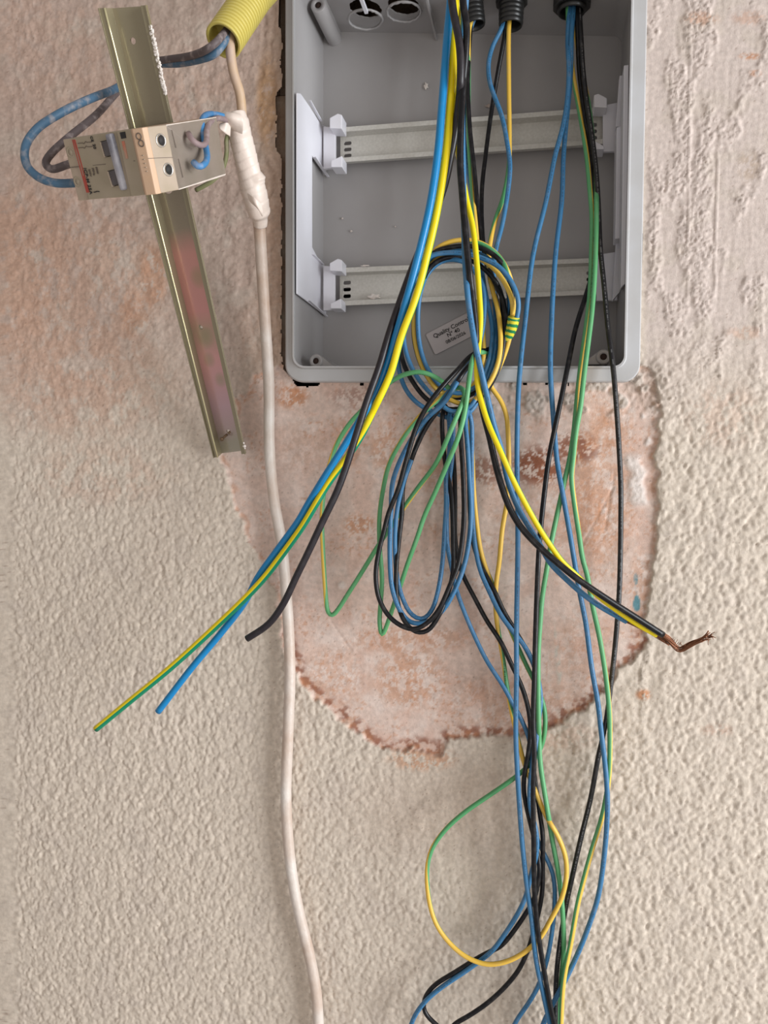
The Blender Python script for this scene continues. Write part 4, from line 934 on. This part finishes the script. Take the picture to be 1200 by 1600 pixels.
# ------------------------------------------------------------------ circuit breaker on that rail
BRK = empty('circuit_breaker', P(210, 250, .15))
tag(BRK, 'aged beige two-pole circuit breaker clipped across the tilted metal rail', 'circuit breaker')
def build_breaker():
    # front profile stations: bearing on the top edge, bearing on the bottom edge, distance from wall
    ST = [((98, 218), (122, 305), .196), ((112, 216.5), (134, 304), .198), ((114, 215), (136, 305.5), .200), ((181, 206), (201, 299.5), .212), ((183, 205.5), (203, 299.3), .2135),
          ((204, 202), (222, 297.5), .217), ((206, 201.5), (224, 297), .221), ((222, 199.5), (241, 295), .222), ((230, 198.5), (246, 294), .219), ((259, 195), (283, 292), .207), ((303, 190.5), (326, 285), .168)]
    T = [P(*a, d + .006) for a, b, d in ST]; B = [P(*b, d - .010) for a, b, d in ST]
    Wv = sum((b - a for a, b in zip(T, B)), Vector()) / len(T); Wv = Wv.normalized() * .0375; B = [a + Wv for a in T]
    cen = sum(T, Vector()) / len(T); wdir = sum((b - a for a, b in zip(T, B)), Vector()).normalized(); ldir = (T[-3] - T[0]).normalized(); nn = wdir.cross(ldir).normalized()
    nn = -nn if nn.y > 0 else nn
    nn = (RAIL_N - Wv.normalized() * RAIL_N.dot(Wv.normalized())).normalized()
    backT = [t - nn * max(.012, (t - rail_pt(.5, .34, .001)).dot(nn)) for t in T]; backB = [b - nn * max(.012, (b - rail_pt(.5, .34, .001)).dot(nn)) for b in B]
    def body(i0, i1, name, m, w0=0.0, w1=1.0, lift=0):
        bm = bmesh.new()
        t = [T[i].lerp(B[i], w0) + nn * lift for i in range(i0, i1 + 1)]; b = [T[i].lerp(B[i], w1) + nn * lift for i in range(i0, i1 + 1)]
        bt = [backT[i].lerp(backB[i], w0) for i in range(i0, i1 + 1)]; bb = [backT[i].lerp(backB[i], w1) for i in range(i0, i1 + 1)]
        n = len(t); f = [bm.verts.new(p) for p in t + b + bt + bb]
        for i in range(n - 1):
            bm.faces.new((f[i], f[i + 1], f[n + i + 1], f[n + i])); bm.faces.new((f[2 * n + i], f[3 * n + i], f[3 * n + i + 1], f[2 * n + i + 1]))
            bm.faces.new((f[i], f[2 * n + i], f[2 * n + i + 1], f[i + 1])); bm.faces.new((f[n + i], f[n + i + 1], f[3 * n + i + 1], f[3 * n + i]))
        bm.faces.new((f[0], f[n], f[3 * n], f[2 * n])); bm.faces.new((f[n - 1], f[3 * n - 1], f[4 * n - 1], f[2 * n - 1]))
        o = link_bm(name, bm, m, BRK, smooth=False); return mod_bevel(o, .0005, 2, 25)
    parts = [body(0, 2, 'terminal_shoulder', BRK_BEIGE), body(2, 5, 'front_panel', BRK_DARKER), body(5, 8, 'raised_ridge', BRK_STRIP), body(8, 9, 'screw_shoulder', BRK_BEIGE), body(9, 10, 'terminal_block', BRK_DUST)]
    # locate a feature on the front by bearing
    segs = []
    for i in range(len(T) - 1):
        n = (T[i + 1] - T[i]).cross(B[i] - T[i]).normalized(); n = -n if n.y > 0 else n; segs.append((T[i], n, ST[i], ST[i + 1]))
    def on(px, py, h=0.0):
        for (p0, n, a, b) in segs:
            t = (py - a[0][1]) / max(1e-6, (a[1][1] - a[0][1])); xa = a[0][0] + t * (a[1][0] - a[0][0]); xb = b[0][0] + t * (b[1][0] - b[0][0])
            if px < xb or b is ST[-1]: return PN(px, py, p0, n) + n * h, n
    def patch(name, quad, m, h0=-.0003, h1=.0003, parent=BRK, bev=0):
        F_ = [on(x, y, h1)[0] for x, y in quad]; G = [on(x, y, h0)[0] for x, y in quad]; bm = bmesh.new(); hull_prism(bm, F_, G); o = link_bm(name, bm, m, parent, smooth=False)
        return mod_bevel(o, bev) if bev else o
    fp = parts[1]
    # red stripe down the label
    patch('red_stripe', [(113, 218.5), (117.5, 218), (140, 300.5), (135.5, 301)], RED, parent=fp)
    # terminal screw arcs
    for (cx0, cy0) in ((110, 238), (121, 284)):
        c, n = on(cx0, cy0, .0); bm = bmesh.new()
        lathe(bm, c - n * .0004, c + n, [(0, .0036), (.0006, .0034), (.0006, .0024), (0, .0022)], 28); cyl(bm, c - n * .0004, c + n * .0002, .0018); link_bm('screw_recess', bm, TOGGLE if 0 else BRK_DARKER, parts[0])
    # toggles: dark windows with levers
    for q in ([(157, 221), (174, 217), (179, 243.5), (163.5, 246)], [(168.5, 267), (185, 263), (190.5, 288), (175.5, 292)]):
        bm = bmesh.new(); F_ = [on(x, y, .0003)[0] for x, y in q]; hull_prism(bm, F_, [on(x, y, -.0006)[0] for x, y in q]); win = link_bm('toggle_window', bm, INK, BRK, smooth=False)
        x0, y0 = q[0]; x1, y1 = q[1]; x2, y2 = q[2]; x3, y3 = q[3]
        lv = [(x0 + 4.2, y0 - .2 + 1), (x1 - 1, y1 + 1), (x2 - 1, y2 - 1), (x3 + 4.2, y3 - 2)]
        patch('toggle_lever', lv, TOGGLE, .0, .0022, win, .0006)
        wl = [(x0 + 3.6, y0 + .6), (x0 + 4.6, y0 + .4), (x3 + 4.8, y3 - 1), (x3 + 3.8, y3 - .8)]
        patch('lever_edge', wl, BRK_BEIGE, .0, .0026, win)
    # bar joining the levers
    patch('lever_tie_bar', [(169.5, 209), (178, 207.5), (200.5, 296), (193, 297)], TRIM_GREY, -.001, .0036, BRK, .0012)
    # dark window and worn red marks
    patch('status_window', [(187.5, 207), (195.5, 205.5), (197.5, 215.5), (190, 217)], INK, parent=fp)
    patch('worn_print', [(190.5, 221), (194.5, 220), (200.5, 247.5), (197, 248.5)], RED2, parent=fp)
    # split line between the two poles
    for a, b in (((107, 261.5), (165, 256)), ((190, 252.5), (211, 250.8)), ((232, 247), (270, 245.5))):
        patch('pole_seam', [a, b, (b[0] + .1, b[1] + .9), (a[0] + .1, a[1] + .9)], INK_FADED, h1=.0002)
    # lettering and circuit sketch
    def txt(s, px, py, px2, py2, size, m=INK):
        a, n = on(px, py, .0004); b, _ = on(px2, py2, .0004); text_mesh(s, size, a, b - a, n, m, fp, bold=.00005)
    txt('ICP-M 25A', 138, 283, 142, 299, .0036); txt('CE', 144, 217, 147, 228, .0028); txt('20', 148, 229, 151, 240, .0030)
    txt('230V', 141, 270, 143, 279, .0021, INK_FADED); txt('50Hz', 146.5, 268, 148.5, 277, .0021, INK_FADED); txt('6000', 152, 266, 154, 275, .0021, INK_FADED)
    bm = bmesh.new()
    for (x0, y0, amp) in ((122, 224, 1), (123, 231, 1)):
        Q = [on(x0 + t * 22, y0 - t * 2.4 + amp * (1.8 if 8 < t * 22 < 14 else 0) * math.sin((t * 22 - 8) * 1.05), .0004)[0] for t in [i / 24 for i in range(25)]]
        sweep(bm, Q, .00018, to_cam, 5)
    link_bm('circuit_symbol', bm, INK_FADED, fp)
    bm = bmesh.new(); sweep(bm, [on(147 + i * 2.2, 300 - .3 * i + .5 * math.sin(i * 2), .0004)[0] for i in range(5)], .0003, to_cam, 5); link_bm('printed_mark', bm, INK, fp)
    # embossed rings and dashes on the ridge
    for (x, y) in ((217, 213), (221, 224)):
        c, n = on(x, y, 0); bm = bmesh.new(); lathe(bm, c, c + n, [(-.0002, .0021), (.0004, .0020), (.0004, .0015), (-.0002, .0014)], 24); link_bm('embossed_ring', bm, INK_FADED, parts[2])
    bm = bmesh.new()
    for k in range(5):
        p, n = on(222 + k * 1.5, 243 + k * 6.2, .0002); q, _ = on(225 + k * 1.5, 242.7 + k * 6.2, .0002); sweep(bm, [p, p.lerp(q, .5), q], .00028, to_cam, 5)
    link_bm('embossed_dashes', bm, BRK_BEIGE, parts[2])
    # screw access holes
    for (x, y) in ((251, 219.5), (262.5, 265)):
        c, n = on(x, y, 0); bm = bmesh.new()
        lathe(bm, c, c + n, [(-.001, .0040), (.0004, .0040), (.0006, .0037), (.0004, .0031), (-.0004, .0030)], 32); rg = link_bm('screw_ring', bm, CHROME, BRK)
        bm = bmesh.new(); c2 = c + n * .0002 + (T[9] - T[8]).normalized() * .0007; cyl(bm, c2 - n * .0009, c2 + n * .0001, .0029, n=28); link_bm('screw_hole', bm, INK, rg)
    # slots on the terminal block and wire entry windows
    for q in ([(267, 203), (268.2, 203), (275, 231), (273, 231)], [(277.5, 248), (278.8, 248), (286, 277), (284, 278)]): patch('slot', q, INK_FADED, h1=.0002, parent=parts[4])
    for q in ([(294, 205), (301, 203), (303, 215), (296, 217)], [(302.5, 251), (310, 248), (314, 257), (305, 260)]): patch('entry_window', q, INK, h1=.0002, parent=parts[4])
    for k, (x0, y0, x1, y1) in enumerate(((99, 219.5, 122, 303),)): pass
    return on
brk_on = build_breaker()

# ------------------------------------------------------------------ corrugated conduit and what comes out of it
def build_conduit():
    a = P(349, 64, .115); b = P(398, -8, .085); c = P(452, -66, .04)
    pts = [a.lerp(b, t) if t <= 1 else b.lerp(c, t - 1) for t in [i / 170 * 2 for i in range(171)]]
    pts = smooth_pts(pts, 30); R0 = .0138
    bm = bmesh.new()
    def rad(i):
        return R0 * (.915 + .085 * min(1, max(0, .5 + 1.4 * math.sin(i * 2 * math.pi / 5.5))))
    C = []; acc = 0
    dense = []
    for i in range(len(pts) - 1):
        for k in range(3): dense.append(pts[i].lerp(pts[i + 1], k / 3))
    def rad2(i):
        return R0 * (.885 + .115 * min(1, max(0, .6 + 1.1 * math.sin(i * 2 * math.pi / 15.0))))
    rings = sweep(bm, dense, rad2, to_cam, 36, caps=False)
    # inner bore
    inner = sweep(bm, dense[:60], lambda i: R0 * .84, to_cam, 36, caps=False)
    for k in range(36): bm.faces.new((rings[0][k], rings[0][(k + 1) % 36], inner[0][(k + 1) % 36], inner[0][k]))
    bm.faces.new(inner[-1])
    o = link_bm('corrugated_conduit', bm, CONDUIT, origin=a); tag(o, 'yellow corrugated conduit end poking in at the top, left of the box', 'conduit')
build_conduit()
def simple_wire(pts, r, m, name, label=None, cat='wire', parent=None, group=None, n=14):
    S = catmull(fill(pts), 4); C = smooth_pts([P(*q[:3]) for q in S], 3)
    bm = bmesh.new(); uvl = bm.loops.layers.uv.new('UVMap'); sweep(bm, C, r, to_cam, n, uvl, S[:, 3])
    o = link_bm(name, bm, m, parent, origin=C[0])
    if label: tag(o, label, cat, group)
    return o, C
simple_wire([(380, 20, .095), (362, 45, .105), (350, 66, .120), (336, 84, .122), (319, 91, .118), (281, 99, .100), (244, 101, .088), (210, 118, .09), (182, 138, .115), (142, 154, .145), (94, 177, .165), (56, 203, .172), (39, 231, .178), (42, 259, .180), (60, 277, .180), (86, 286, .180), (132, 285, .175)],
            .0029, BLUE_DUSTY, 'blue_wire', 'dusty blue wire making the outer loop left of the circuit breaker')
simple_wire([(376, 16, .1), (356, 44, .112), (340, 64, .128), (322, 78, .128), (300, 87, .115), (262, 93, .097), (235, 98, .092), (205, 122, .085), (180, 147, .10), (150, 180, .13), (112, 211, .155), (80, 240, .168), (70, 256, .172), (80, 265, .174), (100, 259, .172), (128, 250, .172)],
            .0027, BROWN_DUSTY, 'grey_brown_wire', 'dusty grey-brown wire making the small inner loop left of the circuit breaker')
def supply_cable():
    root = empty('white_cable', P(400, 330, .05)); tag(root, 'long dirty white cable with a taped joint hanging from the yellow conduit down the wall', 'cable')
    simple_wire([(385, 8, .075), (370, 36, .095), (360, 60, .112), (361, 90, .112), (366, 118, .108), (374, 142, .104), (377, 162, .10), (379, 190, .095), (386, 240, .085)], .0036, BEIGE_CABLE, 'upper_sheath', parent=root, n=20)
    simple_wire([(385, 230, .080), (398, 290, .068), (405, 350, .055), (408, 400, .045), (414, 500, .026), (420, 600, .012), (421, 700, .008), (428, 780, .0095), (440, 850, .010), (449, 950, .010), (453, 1050, .010), (450, 1150, .010), (447, 1250, .010), (454, 1350, .010),
                 (466, 1420, .010), (483, 1490, .010), (494, 1550, .010), (498, 1610, .010), (500, 1660, .010)], .0049, WHITE_CABLE, 'lower_sheath', parent=root, n=24)
    # tape wrap
    S = catmull(fill([(369, 176, .108), (372, 192, .106), (376, 215, .10), (383, 245, .093), (391, 275, .086), (397, 300, .080), (402, 322, .074), (406, 338, .068), (407, 352, .062)]), 1.2)
    C = smooth_pts([P(*q[:3]) for q in S], 2); n = len(C)
    bm = bmesh.new(); NS = 28; rings = []
    for i in range(n):
        t = (C[min(i + 1, n - 1)] - C[max(0, i - 1)]).normalized(); a = to_cam(C[i]); a = (a - t * a.dot(t)).normalized(); b = a.cross(t); f = i / (n - 1)
        r0 = float(np.interp(f, [0, .08, .25, .5, .62, .68, .78, .9, .93, 1], [.0066, .0082, .0086, .0086, .0094, .0098, .0096, .0086, .0060, .0052]))
        row = []
        for k in range(NS):
            an = 2 * math.pi * k / NS; lap = ((i * .085 + k / NS * 1.0 + .1 * math.sin(an * 2)) % 1.0)
            bump = .05 * (1 - lap) + .025 * math.sin(3 * an + i * .07) + .012 * math.sin(5 * an - i * .11)
            if abs(f - .60) < .05 and math.cos(an - 1.3) > .6: bump += .25 * (1 - abs(f - .60) / .05)
            row.append(bm.verts.new(C[i] + (a * math.cos(an) + b * math.sin(an)) * r0 * (1 + bump)))
        rings.append(row)
    for i in range(n - 1):
        for k in range(NS): bm.faces.new((rings[i][k], rings[i][(k + 1) % NS], rings[i + 1][(k + 1) % NS], rings[i + 1][k]))
    bm.faces.new(rings[0][::-1]); bm.faces.new(rings[-1])
    tw = link_bm('tape_wrap', bm, TAPE, root)
    # loose flaps of tape at the upper left end
    def flap(rows, name):
        bm = bmesh.new(); V = []
        for row in rows:
            S2 = catmull(fill(row), 3); V.append([P(*q[:3]) for q in S2])
        m = min(len(x) for x in V); V = [[x[int(i * (len(x) - 1) / (m - 1))] for i in range(m)] for x in V]
        vv = [[bm.verts.new(p) for p in x] for x in V]
        for i in range(len(vv) - 1):
            for k in range(m - 1): bm.faces.new((vv[i][k], vv[i][k + 1], vv[i + 1][k + 1], vv[i + 1][k]))
        o = link_bm(name, bm, TAPE, tw); s = o.modifiers.new('thick', 'SOLIDIFY'); s.thickness = .0007; u = o.modifiers.new('sub', 'SUBSURF'); u.levels = 1; u.render_levels = 2
    flap([[(343, 174, .118), (358, 174, .121), (379, 178, .118)], [(344, 183, .122), (360, 184, .124), (381, 190, .118)], [(349, 190, .118), (360, 196, .117), (380, 205, .112)], [(352, 196, .112), (362, 205, .110), (378, 216, .104)]], 'tape_flap')
    flap([[(342, 192, .118), (352, 190, .121), (362, 192, .116)], [(341, 199, .122), (352, 199, .119), (361, 204, .114)], [(347, 205, .120), (354, 208, .118), (360, 214, .112)], [(355, 211, .116), (357, 212, .114), (359, 214, .11)]], 'tape_flap')
    flap([[(386, 300, .096), (397, 308, .099), (408, 318, .094)], [(389, 313, .096), (400, 320, .098), (412, 334, .088)], [(394, 317, .093), (403, 326, .094), (410, 340, .084)]], 'tape_flap')
    # the ends that leave the wrap
    simple_wire([(366, 190, .112), (350, 182, .120), (338, 179, .126), (326, 178, .140), (318, 181, .154), (315, 190, .160), (316, 206, .164), (320, 222, .166), (323, 238, .170), (324, 250, .176), (318, 260, .184), (308, 261, .190), (303, 254, .186)], .0021,
                wire_mat('old_blue_core', (.05, .20, .42), dust=(.3, .3, .36), dust_amt=.6, rough=.5), 'blue_core', parent=root)
    simple_wire([(366, 194, .112), (350, 186, .122), (338, 184, .135), (328, 190, .150), (323, 201, .162), (323, 214, .170), (323, 224, .176), (316, 229, .184), (306, 224, .190), (298, 217, .193), (295, 209, .188)], .0019,
                wire_mat('pink_grey_core', (.25, .18, .18), dust=(.42, .34, .33), dust_amt=.8, rough=.6), 'brown_core', parent=root)
    simple_wire([(360, 205, .104, 0), (354, 214, .105, 0), (354.5, 235, .10), (351, 256, .095), (343, 272, .090), (330, 284, .088), (306, 297, .085, 40)], .0018, EARTH_OLD, 'earth_core', parent=root)
supply_cable()
